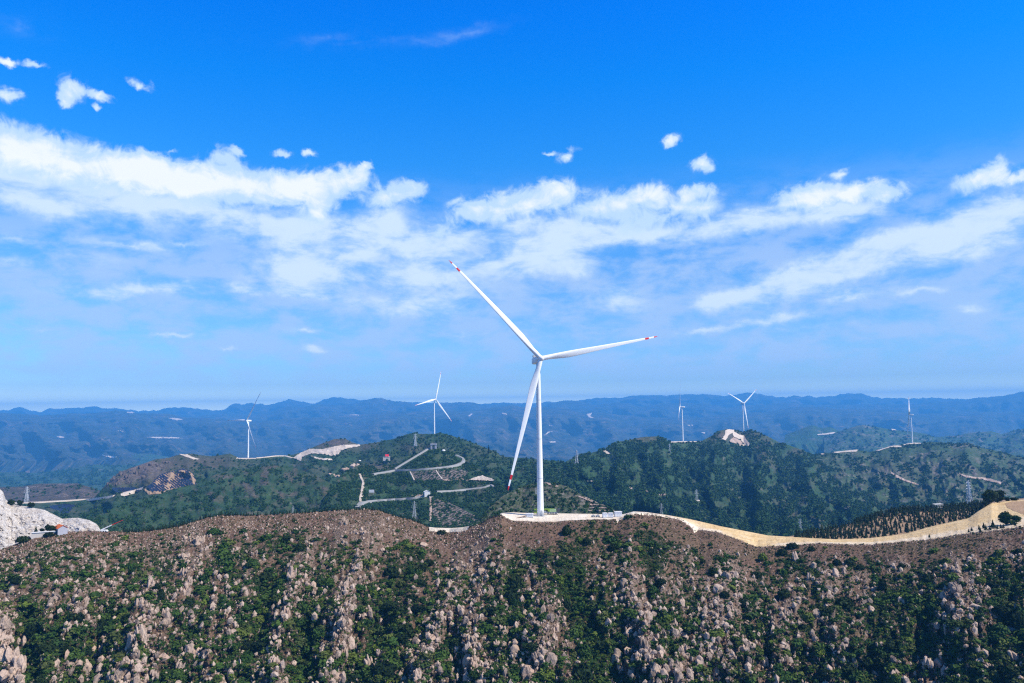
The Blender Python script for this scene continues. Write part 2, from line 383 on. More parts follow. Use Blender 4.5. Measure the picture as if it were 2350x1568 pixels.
def ribbon(sheet, name, pts, width, mats, up=1.2, label=None, kind='structure', cat=None, group=None, skirt=5.0, n=40):
    """a road on its own low embankment across a hill"""
    ROADS_ALL.append((sheet, [tuple(p) for p in pts], 2.6)); pts = np.array(pts, float); seg = np.concatenate([[0], np.cumsum(np.hypot(*np.diff(pts, axis=0).T))])
    s = np.linspace(0, seg[-1], n); px = np.interp(s, seg, pts[:, 0]); py = np.interp(s, seg, pts[:, 1])
    P = sheet.pt(px, py); 
    for _ in range(2): P[1:-1] = (P[:-2] + 2 * P[1:-1] + P[2:]) / 4
    P[:, 2] += up
    tng = np.gradient(P, axis=0); tng[:, 2] = 0; tng /= np.linalg.norm(tng, axis=1)[:, None] + 1e-9
    nrm = np.stack([-tng[:, 1], tng[:, 0], 0 * tng[:, 0]], 1); w = np.asarray(width) * (0.5 if sheet is hill_c else 0.8) / 2
    if np.ndim(w): w = np.interp(s / s[-1], np.linspace(0, 1, len(w)), w)[:, None]
    L, R = P + nrm * w, P - nrm * w
    dn = np.array([0, 0, skirt]); V = np.stack([L - dn + nrm * skirt * 0.6, L, R, R - dn - nrm * skirt * 0.6], 1).reshape(-1, 3)
    Fq = []
    for i in range(n - 1):
        for k in range(3): Fq.append((i * 4 + k, (i + 1) * 4 + k, (i + 1) * 4 + k + 1, i * 4 + k + 1))
    o = link(name, fast_mesh(name, V, np.array(Fq), mats, False)); return tag(o, label, cat, group, kind)

# --- the near ridge -------------------------------------------------
CREST = [(-500,1330),(-200,1290),(0,1262),(43,1246),(80,1232),(128,1222),(179,1219),(256,1220),(333,1219),(384,1212),(435,1200),(474,1187),(512,1182),(587,1182),(690,1177),(792,1169.5),(843,1167.7),(869,1171),(907,1184),(946,1193),(987,1211),(1033,1217),(1074,1213),(1100,1201),(1125,1188),(1151,1182),(1163,1190),(1175,1195),(1215,1196.5),(1259,1198),(1329,1193),(1418,1191),(1432,1186),(1446,1179),(1465,1177),(1485,1178),(1533,1185),(1565,1193),(1585,1204),(1600,1214),(1649,1220),(1687,1233),(1738,1254),(1763,1252),(1788,1251),(1878,1246),(1993,1249),(2121,1238),(2223,1223),(2300,1214),(2350,1206),(2600,1170),(2900,1150)]
D_CREST = [(-500,420),(0,450),(300,480),(500,497),(843,502),(1033,498),(1150,486),(1260,480),(1430,484),(1500,490),(1600,490),(1740,478),(1900,470),(2100,457),(2300,440),(2500,425),(2900,400)]
near = Sheet('hillside', CREST, D_CREST, 2300, 255, -500, 2900, 2000, 420, g=lambda t: 0.62 * t + 0.38 * t ** 4,
             relief=(('r', 17.0, 150, 420, 1), ('r', 8.0, 60, 130, 12), ('f', 6.0, 70, 150, 2), ('r', 3.6, 22, 40, 4), ('f', 1.3, 7, 10, 8)), lean=0.0, jag=1.8)
_nrel = near.rel
def lean_of(px): return np.interp(px, [0, 900, 1500, 2350], [0.42, 0.38, 0.12, 0.0])
def near_rel(px, py):
    q = px + lean_of(px) * (py - 1200)
    return _nrel(q, py) + 2.6 * m_rock(px, py) * (0.5 + ridged(q / 11, py / 20, 61, 3)) + 8.0 * near_line(RIB, RW, px, py) - 7.0 * near_line(GULLY, GW, px, py)
near.rel = near_rel; near.pin = 1
near.rows = np.concatenate([np.linspace(0, .6, 30, endpoint=False), np.linspace(.6, 1, 300)])
GULLY = [[(955,1285),(905,1400),(870,1470),(830,1568)],[(650,1225),(640,1300),(610,1400),(590,1480),(700,1520)],[(1395,1212),(1330,1235),(1303,1320),(1340,1400),(1370,1480),(1365,1568)],
         [(1180,1310),(1172,1380)],[(2330,1370),(2320,1450),(2300,1560)],[(400,1240),(380,1330)],[(2010,1290),(2040,1360),(2020,1440)],[(700,1450),(720,1540)],[(230,1420),(200,1470)],[(1480,1230),(1500,1290)],[(60,1420),(70,1500)],[(1800,1250),(1850,1350)],[(2100,1350),(2080,1450),(2000,1540)]]
GW = [46, 40, 44, 22, 60, 26, 36, 40, 40, 30, 34, 30, 40]
RIB = [[(870,1190),(820,1300),(790,1400),(770,1500),(750,1568)],[(1110,1230),(1060,1320),(1010,1420),(960,1568)],[(440,1215),(400,1300),(340,1400),(290,1568)],[(690,1290),(660,1380),(630,1480),(640,1568)],[(170,1370),(190,1430)],
       [(1680,1300),(1640,1450),(1560,1568)],[(1840,1270),(1830,1340),(1800,1420)],[(1930,1290),(1900,1340)],[(1450,1330),(1480,1470),(1520,1568)],[(1260,1400),(1250,1500),(1230,1568)],[(2200,1300),(2220,1350),(2190,1400)],[(0,1400),(20,1568)],[(780,1180),(800,1230)],[(2270,1220),(2330,1260)],[(1080,1420),(1090,1540)],[(1990,1320),(2050,1290)]]
RW = [26, 26, 40, 22, 40, 44, 34, 34, 30, 30, 40, 30, 22, 40, 30, 40]
def near_line(lines, ws, px, py):
    m = np.zeros(np.shape(px))
    for L, w in zip(lines, ws):
        for (x0, y0), (x1, y1) in zip(L[:-1], L[1:]):
            dx, dy = x1 - x0, y1 - y0; t = np.clip(((px - x0) * dx + (py - y0) * dy) / (dx * dx + dy * dy), 0, 1)
            d = np.hypot(px - x0 - t * dx, py - y0 - t * dy); m = np.maximum(m, np.exp(-(d / w) ** 2))
    return m
def m_green(px, py):
    h = py - near.top(px); q = px + lean_of(px) * (py - 1200)
    n = fbm(q / 60, py / 90, 21, 4); n2 = fbm(px / 19, py / 13, 25, 4, 0.65)
    lo = np.interp(px, [0, 500, 800, 1100, 1500, 1800, 2350], [18, 42, 58, 70, 50, 24, 50])
    base = sstep(0.2, 1.9, h / lo)
    return np.clip(base * (0.56 + 1.0 * n + 1.5 * n2) + 0.75 * near_line(GULLY, GW, px, py) * (0.7 + 1.4 * n2) - 0.40 * near_line(RIB, RW, px, py), 0, 1)
def m_rock(px, py):
    h = py - near.top(px); q = px + lean_of(px) * (py - 1200)
    n = ridged(q / 75, py / 260, 31, 3); n2 = fbm(px / 15, py / 24, 35, 4, 0.6)
    return np.clip(sstep(np.interp(px, [0, 900, 1100], [2, 4, 12]), np.interp(px, [0, 900, 1100], [40, 55, 95]), h) * (0.30 + np.interp(px, [0, 1100, 1400], [0.10, 0.08, 0.0]) + 0.42 * n + 1.6 * n2) + 0.8 * near_line(RIB, RW, px, py) * (0.7 + 1.2 * n2) - 0.5 * near_line(GULLY, GW, px, py), 0, 1)

def f_near(T, b):
    g, r = T.attr('green'), T.attr('rock')
    big = T.noise(T.pos, 0.035, 5, 0.6); mid = T.noise(T.pos, 0.22, 6, 0.65); fin = T.noise(T.pos, 1.3, 5, 0.7); fin2 = T.noise(T.pos, 0.75, 4, 0.75)
    grass = T.ramp(big, [(0.3, (0.140, 0.082, 0.058)), (0.5, (0.172, 0.102, 0.070)), (0.7, (0.20, 0.128, 0.076))])
    grass = T.mix(T.maprange(T.noise(T.pos, 0.016, 6, 0.62, 0.6), 0.48, 0.66, 0.0, 0.85), grass, (0.115, 0.088, 0.045))
    grass = T.mix(T.maprange(mid, 0.35, 0.7, 0.0, 0.75), grass, (0.095, 0.056, 0.036))
    grass = T.mix(T.maprange(fin, 0.52, 0.66, 0.0, 0.8), grass, (0.33, 0.22, 0.14))
    grass = T.mix(T.maprange(fin2, 0.56, 0.68, 0.0, 0.85), grass, (0.03, 0.026, 0.014))
    green = T.ramp(mid, [(0.3, (0.012, 0.020, 0.008)), (0.55, (0.034, 0.040, 0.016)), (0.7, (0.10, 0.07, 0.035))])
    rock = T.ramp(fin, [(0.3, (0.05, 0.036, 0.026)), (0.5, (0.20, 0.14, 0.10)), (0.72, (0.44, 0.32, 0.23))])
    gm = T.maprange(T.math('ADD', g, T.math('MULTIPLY', T.math('SUBTRACT', mid, 0.5), 1.5)), 0.35, 0.75)
    rm = T.maprange(T.math('ADD', r, T.math('MULTIPLY', T.math('SUBTRACT', fin2, 0.5), 2.2)), 0.42, 0.85, 0, 0.95)
    c = T.mix(gm, grass, green); c = T.mix(rm, c, rock); T.set(b.inputs['Base Color'], c)
    h = T.math('ADD', T.math('MULTIPLY', fin, 0.7), mid)
    T.l.new(T.bump(h, 0.9, 1.6), b.inputs['Normal'])
M_near = mat('dry_slope', f_near)
near.build([M_near], {'green': m_green, 'rock': m_rock})

# --- sandy pad and road on the crest --------------------------------
def f_sand(T, b):
    n = T.noise(T.pos, 0.05, 5, 0.6); f = T.noise(T.pos, 0.9, 5, 0.7); s = T.node('ShaderNodeMapping'); T.l.new(T.pos, s.inputs[0]); s.inputs['Scale'].default_value = (0.06, 0.5, 0.5)
    k = T.noise(s.outputs[0], 1.0, 4, 0.6)
    gol = T.attr('gold')
    c = T.ramp(n, [(0.3, (0.68, 0.56, 0.42)), (0.7, (0.84, 0.74, 0.60))])
    c2 = T.ramp(k, [(0.3, (0.52, 0.34, 0.15)), (0.55, (0.66, 0.48, 0.25)), (0.75, (0.74, 0.60, 0.40))])
    c = T.mix(gol, c, c2); c = T.mix(T.maprange(f, 0.55, 0.75, 0, 0.35), c, (0.42, 0.33, 0.25))
    T.set(b.inputs['Base Color'], c); c_ = T.noise(T.pos, 0.22, 6, 0.7); T.set(b.inputs['Base Color'], T.mix(T.maprange(c_, 0.5, 0.72, 0, 0.45), c, (0.46, 0.31, 0.17))); T.l.new(T.bump(T.math('ADD', f, c_), 0.8, 0.9), b.inputs['Normal'])
M_sand = mat('sand', f_sand)
PAD_UP = [(1120,1190),(1151,1177.5),(1175,1176),(1210,1177.5),(1285,1178.5),(1380,1180),(1425,1181.5)]
pad_front = lambda px: near.top(px)
ROAD_UP = [(1412,1182),(1432,1180),(1454,1174),(1482,1175.5),(1533,1182.5),(1585,1192),(1654,1208),(1762,1229),(1865,1235.5),(1926,1238),(1993,1235.5),(2070,1226.6),(2147,1206),(2223,1189.5),(2244,1174),(2275,1155),(2313,1150),(2350,1147.5),(2600,1138),(2900,1130)]
D_ROAD = [(1412,516),(1480,503),(1600,500),(1760,496),(1900,488),(2070,490),(2223,505),(2290,540),(2350,545),(2600,540),(2900,540)]
pad = Sheet('gravel_pad', PAD_UP, [(1120,505),(1151,520),(1425,517)], [(p, float(near.top(p))) for p in np.linspace(1120, 1425, 150)], [(p, float(near.dtop(p))) for p in np.linspace(1120, 1425, 80)], 1148, 1425, 280, 24, relief=(('f', 0.5, 9, 6, 3),), back=0.7)
road = Sheet('sand_road', ROAD_UP, D_ROAD, [(p, float(near.top(p)) + 0.3) for p in np.linspace(1400, 2900, 500)], [(p, float(near.dtop(p)) - 0.4) for p in np.linspace(1400, 2900, 500)], 1414, 2900, 760, 34, relief=(('f', 2.2, 30, 12, 3), ('f', .8, 7, 4, 13)), back=0.62)
pad.pin = road.pin = 2
pad.build([M_sand], {'gold': lambda x, y: 0.25 * sstep(0.1, 0.4, fbm(x / 20, y / 6, 3, 3))})
def gold(x, y):
    T_, B_ = road.top(x), road.bot(x); t = np.clip((B_ - y) / np.maximum(B_ - T_, 1), 0, 1)
    g = sstep(0.12, 0.42, t + 0.2 * fbm(x / 22, y / 8, 5, 3)) * sstep(1450, 1640, x)
    g = np.maximum(g, sstep(1560, 1680, x) * (0.45 + 0.4 * fbm(x / 16, y / 5, 15, 4)))
    return np.clip(g + sstep(1640, 1740, x) * sstep(1800, 1740, x), 0, 1)
road.build([M_sand], {'gold': gold})
def f_cut(T, b):
    n = T.noise(T.pos, 0.12, 6, 0.65); f = T.noise(T.pos, 0.9, 5, 0.7)
    c = T.ramp(n, [(0.3, (0.30, 0.19, 0.11)), (0.7, (0.44, 0.30, 0.18))]); c = T.mix(T.maprange(f, 0.52, 0.7, 0, 0.5), c, (0.2, 0.13, 0.09)); T.set(b.inputs['Base Color'], c)
    T.l.new(T.bump(f, 0.6, 0.8), b.inputs['Normal'])
M_cut = mat('bare_earth', f_cut)

# --- hills of the middle distance ------------------------------------
def f_hill(dark, lite, rock, rk=(0.60, 0.72), sc=0.02, bstr=0.8):
    def fn(T, b):
        big = T.noise(T.pos, 0.0035, 5, 0.55); mid = T.noise(T.pos, sc, 7, 0.65); fin = T.noise(T.pos, sc * 6, 5, 0.7)
        c = T.ramp(mid, [(0.35, dark), (0.65, lite)])
        br = T.maprange(T.math('ADD', T.math('MULTIPLY', big, 0.9), T.math('MULTIPLY', mid, 0.35)), 0.60, 0.80, 0.0, 0.55)
        c = T.mix(br, c, tuple(0.55 * r + 0.45 * l for r, l in zip((0.105, 0.078, 0.066), lite)))
        rm = T.maprange(T.math('ADD', T.math('MULTIPLY', fin, 0.45), T.math('MULTIPLY', T.noise(T.pos, sc * 0.45, 6, 0.6, 0.8), 0.62)), rk[0], rk[1], 0, 0.9)
        c = T.mix(T.math('MULTIPLY', T.attr('dry'), T.maprange(mid, 0.3, 0.6, 0.6, 1.0)), c, T.ramp(fin, [(0.3, (0.055, 0.048, 0.036)), (0.7, (0.15, 0.115, 0.085))]))
        rm2 = T.math('MAXIMUM', rm, T.attr('rock'))
        c = T.mix(rm2, c, T.ramp(fin, [(0.35, tuple(k * 0.22 for k in rock)), (0.65, rock)])); T.set(b.inputs['Base Color'], c)
        T.l.new(T.bump(T.math('ADD', fin, T.math('MULTIPLY', mid, 1.5)), bstr, 7.0), b.inputs['Normal'])
    return fn
M_hill = mat('wooded_slope', f_hill((0.018, 0.050, 0.016), (0.045, 0.090, 0.030), (0.26, 0.20, 0.17)))
M_hill2 = mat('scrub_slope', f_hill((0.024, 0.058, 0.020), (0.058, 0.100, 0.036), (0.30, 0.25, 0.22), (0.575, 0.68)))
M_scrub = mat('dry_scrub', f_hill((0.05, 0.05, 0.035), (0.12, 0.095, 0.07), (0.36, 0.27, 0.23), (0.56, 0.66), 0.05))
M_range = mat('far_range', f_hill((0.008, 0.018, 0.008), (0.060, 0.062, 0.030), (0.30, 0.20, 0.13), (0.58, 0.72), 0.004, 0.5))
def zero(x, y): return 0 * x
SK1 = [(-500,1180),(-100,1162),(80,1154),(154,1150),(215,1144),(238,1118),(269,1087),(294,1076),(333,1063),(358,1054),(384,1051.4),(415,1042.5),(440,1041),(461,1045),(487,1047.6),(528,1041),(541,1047),(546,1052),(587,1052),(634,1047),(667,1045),(690,1039),(710,1030),(736,1019.4),(767,1008),(792,1007),(808,1015.6),(826,1020.7),(856,1017),(877,1013),(908,1006.6),(933,997),(954,991.5),(962,996),(997,996),(1010,993),(1036,1000),(1061,1008),(1087,1017),(1112,1027),(1138,1037),(1151,1047.6),(1175,1050),(1206,1051.4),(1252,1056.5),(1277,1058),(1298,1062),(1340,1085),(1420,1130),(1500,1180)]
hill_a = Sheet('hill', SK1, [(-500,1600),(80,1700),(238,1850),(440,2100),(590,2170),(770,2400),(860,2300),(997,2200),(1175,1900),(1300,1750),(1500,1500)], 1270, 980, -500, 1500, 700, 150, relief=(('r', 150, 120, 160, 41), ('f', 60, 40, 40, 42), ('f', 9, 9, 9, 43)), g=lambda t: t ** 1.15)
SK2 = [(190,1235),(205,1205),(223,1191),(256,1168),(307,1150),(358,1137),(410,1119),(448,1111),(487,1092),(525,1081),(587,1074),(626,1068),(670,1072),(720,1090),(780,1120),(830,1150),(880,1200)]
hill_b = Sheet('hill', SK2, [(190,900),(300,1250),(525,1550),(670,1600),(880,1200)], 1290, 860, 190, 880, 420, 130, relief=(('r', 45, 80, 120, 51), ('f', 22, 26, 26, 52), ('f', 6, 7, 7, 53)), g=lambda t: t ** 1.1)
SK3 = [(700,1215),(735,1170),(760,1120),(785,1090),(805,1076),(826,1066),(860,1070),(908,1068),(950,1045),(975,1033),(987,1028),(1005,1029),(1023,1035),(1045,1043),(1069,1052),(1085,1064),(1100,1078),(1125,1098),(1151,1116),(1180,1140),(1215,1180),(1240,1220)]
hill_c = Sheet('hill', SK3, [(700,1050),(826,1500),(987,1600),(1069,1560),(1151,1300),(1240,1050)], 1290, 880, 700, 1240, 420, 150, relief=(('f', 26, 60, 50, 62), ('f', 6, 8, 8, 63)), g=lambda t: t ** 1.2)
SK4 = [(1080,1215),(1120,1168),(1151,1140),(1180,1124),(1215,1112),(1249,1107),(1275,1110),(1303,1117),(1341,1140),(1380,1158),(1411,1171),(1440,1190),(1470,1215)]
hill_d = Sheet('hill', SK4, [(1080,760),(1200,900),(1303,890),(1411,790),(1470,720)], 1260, 690, 1080, 1470, 300, 90, relief=(('f', 14, 30, 30, 72), ('f', 4, 6, 6, 73)), g=lambda t: t ** 1.1)
SK5 = [(1240,1075),(1298,1060),(1318,1050),(1354,1040),(1385,1032),(1418,1014),(1439,1011.7),(1454,1007),(1477,1003),(1505,1001.5),(1518,1003),(1533,1011.7),(1539,1014),(1608,1013.5),(1631,1001.5),(1649,989),(1669,985),(1687,987.4),(1708,992),(1723,987),(1741,992.5),(1762,1001.5),(1788,1015.6),(1814,1023),(1839,1032),(1865,1044),(1885,1060),(1915,1082),(1950,1107),(1990,1134),(2030,1160),(2090,1190),(2160,1220)]
hill_e = Sheet('hill', SK5, [(1240,1700),(1385,2000),(1567,2300),(1706,2740),(1865,2500),(2030,1800),(2160,1350)], 1290, 1050, 1240, 2160, 640, 170, relief=(('r', 240, 110, 190, 81), ('f', 90, 44, 44, 82), ('f', 14, 9, 9, 83)), g=lambda t: t ** 1.2)
SK6 = [(1740,1090),(1800,1065),(1878,1043),(1916,1038),(1967,1033),(1993,1037),(2011,1035),(2044,1025),(2070,1021),(2096,1017),(2111,1017.5),(2134,1014.5),(2160,1015.6),(2185,1018),(2224,1017),(2249,1027),(2288,1035),(2326,1045),(2350,1050),(2500,1075),(2750,1120)]
hill_f = Sheet('hill', SK6, [(1740,2500),(1878,2650),(2096,2790),(2224,2700),(2350,2600),(2750,2300)], 1290, 1180, 1740, 2750, 600, 160, relief=(('r', 240, 120, 160, 91), ('f', 90, 44, 44, 92), ('f', 14, 9, 9, 93)), g=lambda t: t ** 1.2)
blob = lambda x, y, cx, cy, rx, ry: np.exp(-((x - cx) / rx) ** 2 - ((y - cy) / ry) ** 2)
nz = lambda x, y, l, sd, a=0.0, b=0.45: sstep(a, b, fbm(x / l, y / (l * .7), sd, 4))
DRY = {id(hill_a): lambda x, y: np.clip(1.0 * blob(x, y, 330, 1085, 90, 40) + 0.9 * blob(x, y, 480, 1060, 90, 18) + 1.1 * blob(x, y, 775, 1018, 55, 16) + .8 * blob(x, y, 870, 1072, 50, 16) + .7 * blob(x, y, 950, 1030, 40, 12) + 0.35 * nz(x, y, 40, 501), 0, 1),
       id(hill_b): lambda x, y: np.clip(0.9 * nz(x, y, 34, 502, -.05, .4) * sstep(330, 460, x) * sstep(1200, 1120, y) + 0.35 * nz(x, y, 14, 512), 0, 1),
       id(hill_c): lambda x, y: np.clip(0.8 * blob(x, y, 880, 1068, 40, 14) + .5 * nz(x, y, 26, 503, .1, .5) + .6 * blob(x, y, 1090, 1130, 50, 20), 0, 1),
       id(hill_d): lambda x, y: np.clip(0.42 + .5 * fbm(x / 14, y / 10, 504, 4), 0, 1),
       id(hill_e): lambda x, y: np.clip(0.6 * nz(x, y, 44, 505, -.1, .35) * sstep(1640, 1780, x) + 0.8 * blob(x, y, 1670, 1000, 70, 14) + 0.7 * blob(x, y, 1470, 1008, 40, 8) + 0.3 * nz(x, y, 20, 515, .1, .5), 0, 1),
       id(hill_f): lambda x, y: np.clip(0.55 * nz(x, y, 40, 506, -.05, .4) * sstep(1030, 1070, y) + 0.08, 0, 1)}
for sh, m in ((hill_a, M_hill), (hill_b, M_hill), (hill_c, M_hill), (hill_d, M_hill2), (hill_e, M_hill), (hill_f, M_hill2)):
    rk = zero
    if sh is hill_a: rk = lambda x, y: np.clip(0.95 * sstep(0.0, 0.45, ridged(x / 24, y / 20, 101, 4)) * sstep(225, 250, x) * sstep(420, 330, x) * sstep(1118, 1090, y + 0.22 * (x - 300)) + 0.8 * sstep(700, 720, x) * sstep(850, 790, x) * sstep(1034, 1012, y) * sstep(0, .4, fbm(x / 9, y / 6, 55, 3)), 0, 1)
    if sh is hill_c: rk = lambda x, y: 0.5 * sstep(0.0, 0.4, fbm(x / 14, y / 14, 102, 4)) * sstep(1150, 1100, y) * sstep(900, 860, x)
    if sh is hill_f: rk = lambda x, y: 0.85 * sstep(0.12, 0.5, fbm(x / 22 - y / 40, y / 13, 103, 4)) * sstep(1900, 2000, x) * sstep(1020, 1080, y)
    if sh is hill_d: rk = lambda x, y: 0.8 * sstep(0.1, 0.4, fbm(x / 10, y / 5, 104, 4))
    sh.dry = DRY[id(sh)]
    sh.build([m], {'rock': rk, 'dry': sh.dry})
plant_hill = Sheet('hill', [(1780,1236),(1824,1229),(1916,1212),(1980,1194),(2019,1180),(2057,1172),(2120,1168),(2200,1164),(2249,1158),(2300,1148),(2400,1140),(2900,1120)], [(1780,520),(1900,570),(2050,620),(2249,640),(2400,650),(2900,650)], [(1780,1246)] + [(p, float(road.top(p)) + 3) for p in np.linspace(1800, 2900, 200)], [(p, float(road.dtop(p)) - 1.0) for p in np.linspace(1780, 2900, 200)], 1780, 2900, 360, 60, relief=(('f', 2.0, 18, 12, 111),), back=0.5)
plant_hill.build([M_cut], {'rock': zero})
# left: brown hill, dark wooded hill, blue hill
hill_g = Sheet('hill', [(-500,1125),(-200,1120),(0,1118),(51,1117),(90,1110),(128,1110),(179,1110),(218,1122),(256,1137),(300,1165)], [(-500,2300),(128,2350),(300,2100)], 1200, 1500, -500, 300, 260, 70, relief=(('r', 60, 90, 90, 121), ('f', 25, 22, 22, 122)))
hill_g.build([M_scrub], {'rock': zero})
hill_h = Sheet('hill', [(-500,1090),(0,1084),(85,1086),(128,1080),(179,1073),(218,1065.5),(256,1069),(307,1067),(350,1066),(420,1080),(500,1100)], [(-500,5800),(500,5700)], 1150, 3600, -500, 500, 300, 60, relief=(('r', 150, 90, 60, 131), ('f', 60, 30, 20, 132)))
hill_h.build([M_hill], {'rock': zero})
hill_i = Sheet('hill', [(200,1072),(243,1060),(280,1050),(320,1041),(350,1043),(384,1047.6),(430,1056),(500,1075)], [(200,7600),(500,7600)], 1090, 6200, 200, 500, 160, 40, relief=(('r', 120, 60, 50, 141),))
hill_i.build([M_hill], {'rock': zero})
zy = lambda X, Y: (1762.6 + X / 3.904, 860.6 + Y / 3.904)
hill_j = Sheet('hill', [zy(*p) for p in [(150,540),(230,510),(320,475),(400,450),(470,475),(560,468),(640,505),(740,560)]], [(1700,7000),(2000,7000)], 1020, 6000, 1801, 1952, 140, 40, relief=(('r', 90, 40, 40, 151),)); hill_j.build([M_hill], {'rock': zero})
hill_k = Sheet('hill', [zy(*p) for p in [(500,560),(620,510),(700,488),(780,460),(850,445),(920,462),(1000,470),(1100,490),(1300,510),(1420,530),(1500,560),(1600,550),(1700,545),(1780,525),(1850,515),(2000,505),(2100,530),(2200,500),(2294,480),(2600,470),(3200,500)]], [(1800,6400),(2600,6000)], 1075, 4200, 1891, 2580, 340, 80, relief=(('r', 160, 80, 60, 161), ('f', 70, 26, 20, 162)))
hill_k.build([M_hill2], {'rock': lambda x, y: 0.9 * sstep(0.15, 0.5, fbm(x / 18, y / 7, 163, 4))})
# --- the far ranges ---------------------------------------------------
za = lambda X, Y: (X / 3.904, 860.6 + Y / 3.904)
zb = lambda X, Y: (587.5 + X / 3.904, 860.6 + Y / 3.904)
zc = lambda X, Y: (1175 + X / 3.904, 860.6 + Y / 3.904)
R1 = [(-700,955)] + [za(*p) for p in [(0,340),(130,345),(280,355),(380,365),(500,355),(640,345),(760,345),(850,340),(950,330),(1050,320),(1130,325),(1250,345),(1400,345),(1520,350),(1650,380),(1800,385),(2000,400),(2294,420)]] + [zb(*p) for p in [(150,400),(400,385),(700,370),(1000,350),(1300,330)]] + [zc(*p) for p in [(-400,320),(0,275),(80,285),(200,290),(300,290),(500,310),(620,330),(900,350),(1200,380),(1700,380),(2000,340)]] + [zy(*p) for p in [(0,330),(150,300),(300,285),(470,290),(600,308),(780,302),(900,310),(1050,306),(1180,330),(1320,350),(1500,345),(1900,330),(2294,330)]] + [(2700,930),(3100,920)]
R2 = [(-700,950),(0,952),(400,958),(520,950)] + [za(2000,368), za(2294,350)] + [zb(*p) for p in [(150,320),(280,285),(440,285),(560,260),(700,275),(850,265),(950,235),(1060,210),(1130,210),(1240,235),(1330,240),(1420,265),(1500,270),(1600,260),(1700,255),(1820,245),(1960,245),(2050,270),(2200,275),(2294,265)]] + [zc(*p) for p in [(120,290),(310,282),(340,257),(430,237),(580,232),(650,245),(740,275),(850,255),(950,245),(1050,255),(1130,280),(1200,280),(1350,250),(1500,255),(1700,255),(1850,275),(1930,290),(2050,270),(2294,265)]] + [zy(*p) for p in [(0,260),(100,250),(240,245),(350,270),(500,270),(800,265),(1100,262),(1300,262),(1400,252),(1500,236),(1640,236),(1750,230),(1850,210),(2000,196),(2150,180),(2294,145)]] + [(2500,890),(3100,900)]
R3 = [(-700,940)] + [za(*p) for p in [(0,318),(70,318),(110,298),(165,288),(220,300),(280,325),(380,330),(440,300),(560,300),(700,297),(850,283),(950,297),(1100,310),(1330,325),(1500,300),(1640,283),(1750,300),(1900,318),(2010,320),(2060,265),(2100,257),(2170,262),(2240,248),(2294,262)]] + [zb(*p) for p in [(110,265),(230,240),(290,222),(400,235),(520,262),(600,225),(680,203),(800,205),(950,225),(1200,240),(1600,250),(2294,255)]] + [zc(*p) for p in [(300,245),(620,225),(800,205),(1000,200),(1180,180),(1300,185),(1500,178),(1700,170),(1900,185),(2050,165),(2160,155),(2294,185)]] + [zy(*p) for p in [(100,200),(180,190),(370,190),(450,200),(600,190),(650,170),(740,165),(830,167),(900,190),(1000,205),(1120,205),(1250,215),(1450,205),(1700,215),(2000,205),(2294,190)]] + [(2700,905),(3100,910)]
rng1 = Sheet('mountain_range', R1, [(-700,13200),(400,13200),(1200,14200),(3000,14200)], 1058, [(-700,8000),(3000,8600)], -700, 3100, 760, 110, relief=(('r', 2100, 150, 130, 171), ('f', 900, 50, 60, 172), ('f', 200, 14, 22, 173)), jag=1.2)
rng2 = Sheet('mountain_range', R2, [(-700,17200),(3000,17200)], 1010, 14600, -700, 3100, 640, 70, relief=(('r', 1500, 110, 90, 181), ('f', 600, 40, 50, 182)), jag=3.2)
rng3 = Sheet('mountain_range', R3, [(-700,20500),(3000,20500)], 985, 18300, -700, 3100, 640, 40, relief=(('r', 1200, 90, 40, 191),), jag=4.5)
for s_ in (rng1, rng2, rng3):
    s_.build([M_range], {'rock': zero} if s_ is not rng1 else {'rock': lambda x, y: 0.9 * sstep(0.33, 0.6, fbm(x / 26, y / 5, 201, 5))})
# --- valley floor ------------------------------------------------------
def f_valley(T, b):
    v = T.node('ShaderNodeTexVoronoi'); T.l.new(T.pos, v.inputs['Vector']); v.inputs['Scale'].default_value = 0.0035
    n = T.noise(T.pos, 0.0012, 6, 0.6); f = T.noise(T.pos, 0.01, 5, 0.7)
    c = T.ramp(v.outputs['Color'], [(0.2, (0.06, 0.075, 0.045)), (0.5, (0.15, 0.11, 0.085)), (0.8, (0.24, 0.17, 0.13))])
    c = T.mix(T.maprange(n, 0.45, 0.6), c, (0.05, 0.065, 0.04)); c = T.mix(T.maprange(f, 0.66, 0.75, 0, 0.8), c, (0.5, 0.42, 0.36)); T.set(b.inputs['Base Color'], c)
G = 24500.0; gn = 24
gx = np.linspace(-G, G, gn); GX, GY = np.meshgrid(gx, gx); GI = np.arange(gn * gn).reshape(gn, gn)
tag(link('ground', fast_mesh('ground', np.stack([GX, GY, 0 * GX + GROUND], -1).reshape(-1, 3), np.stack([GI[:-1, :-1], GI[:-1, 1:], GI[1:, 1:], GI[1:, :-1]], -1).reshape(-1, 4), [mat('valley_floor', f_valley)], True)), kind='structure')
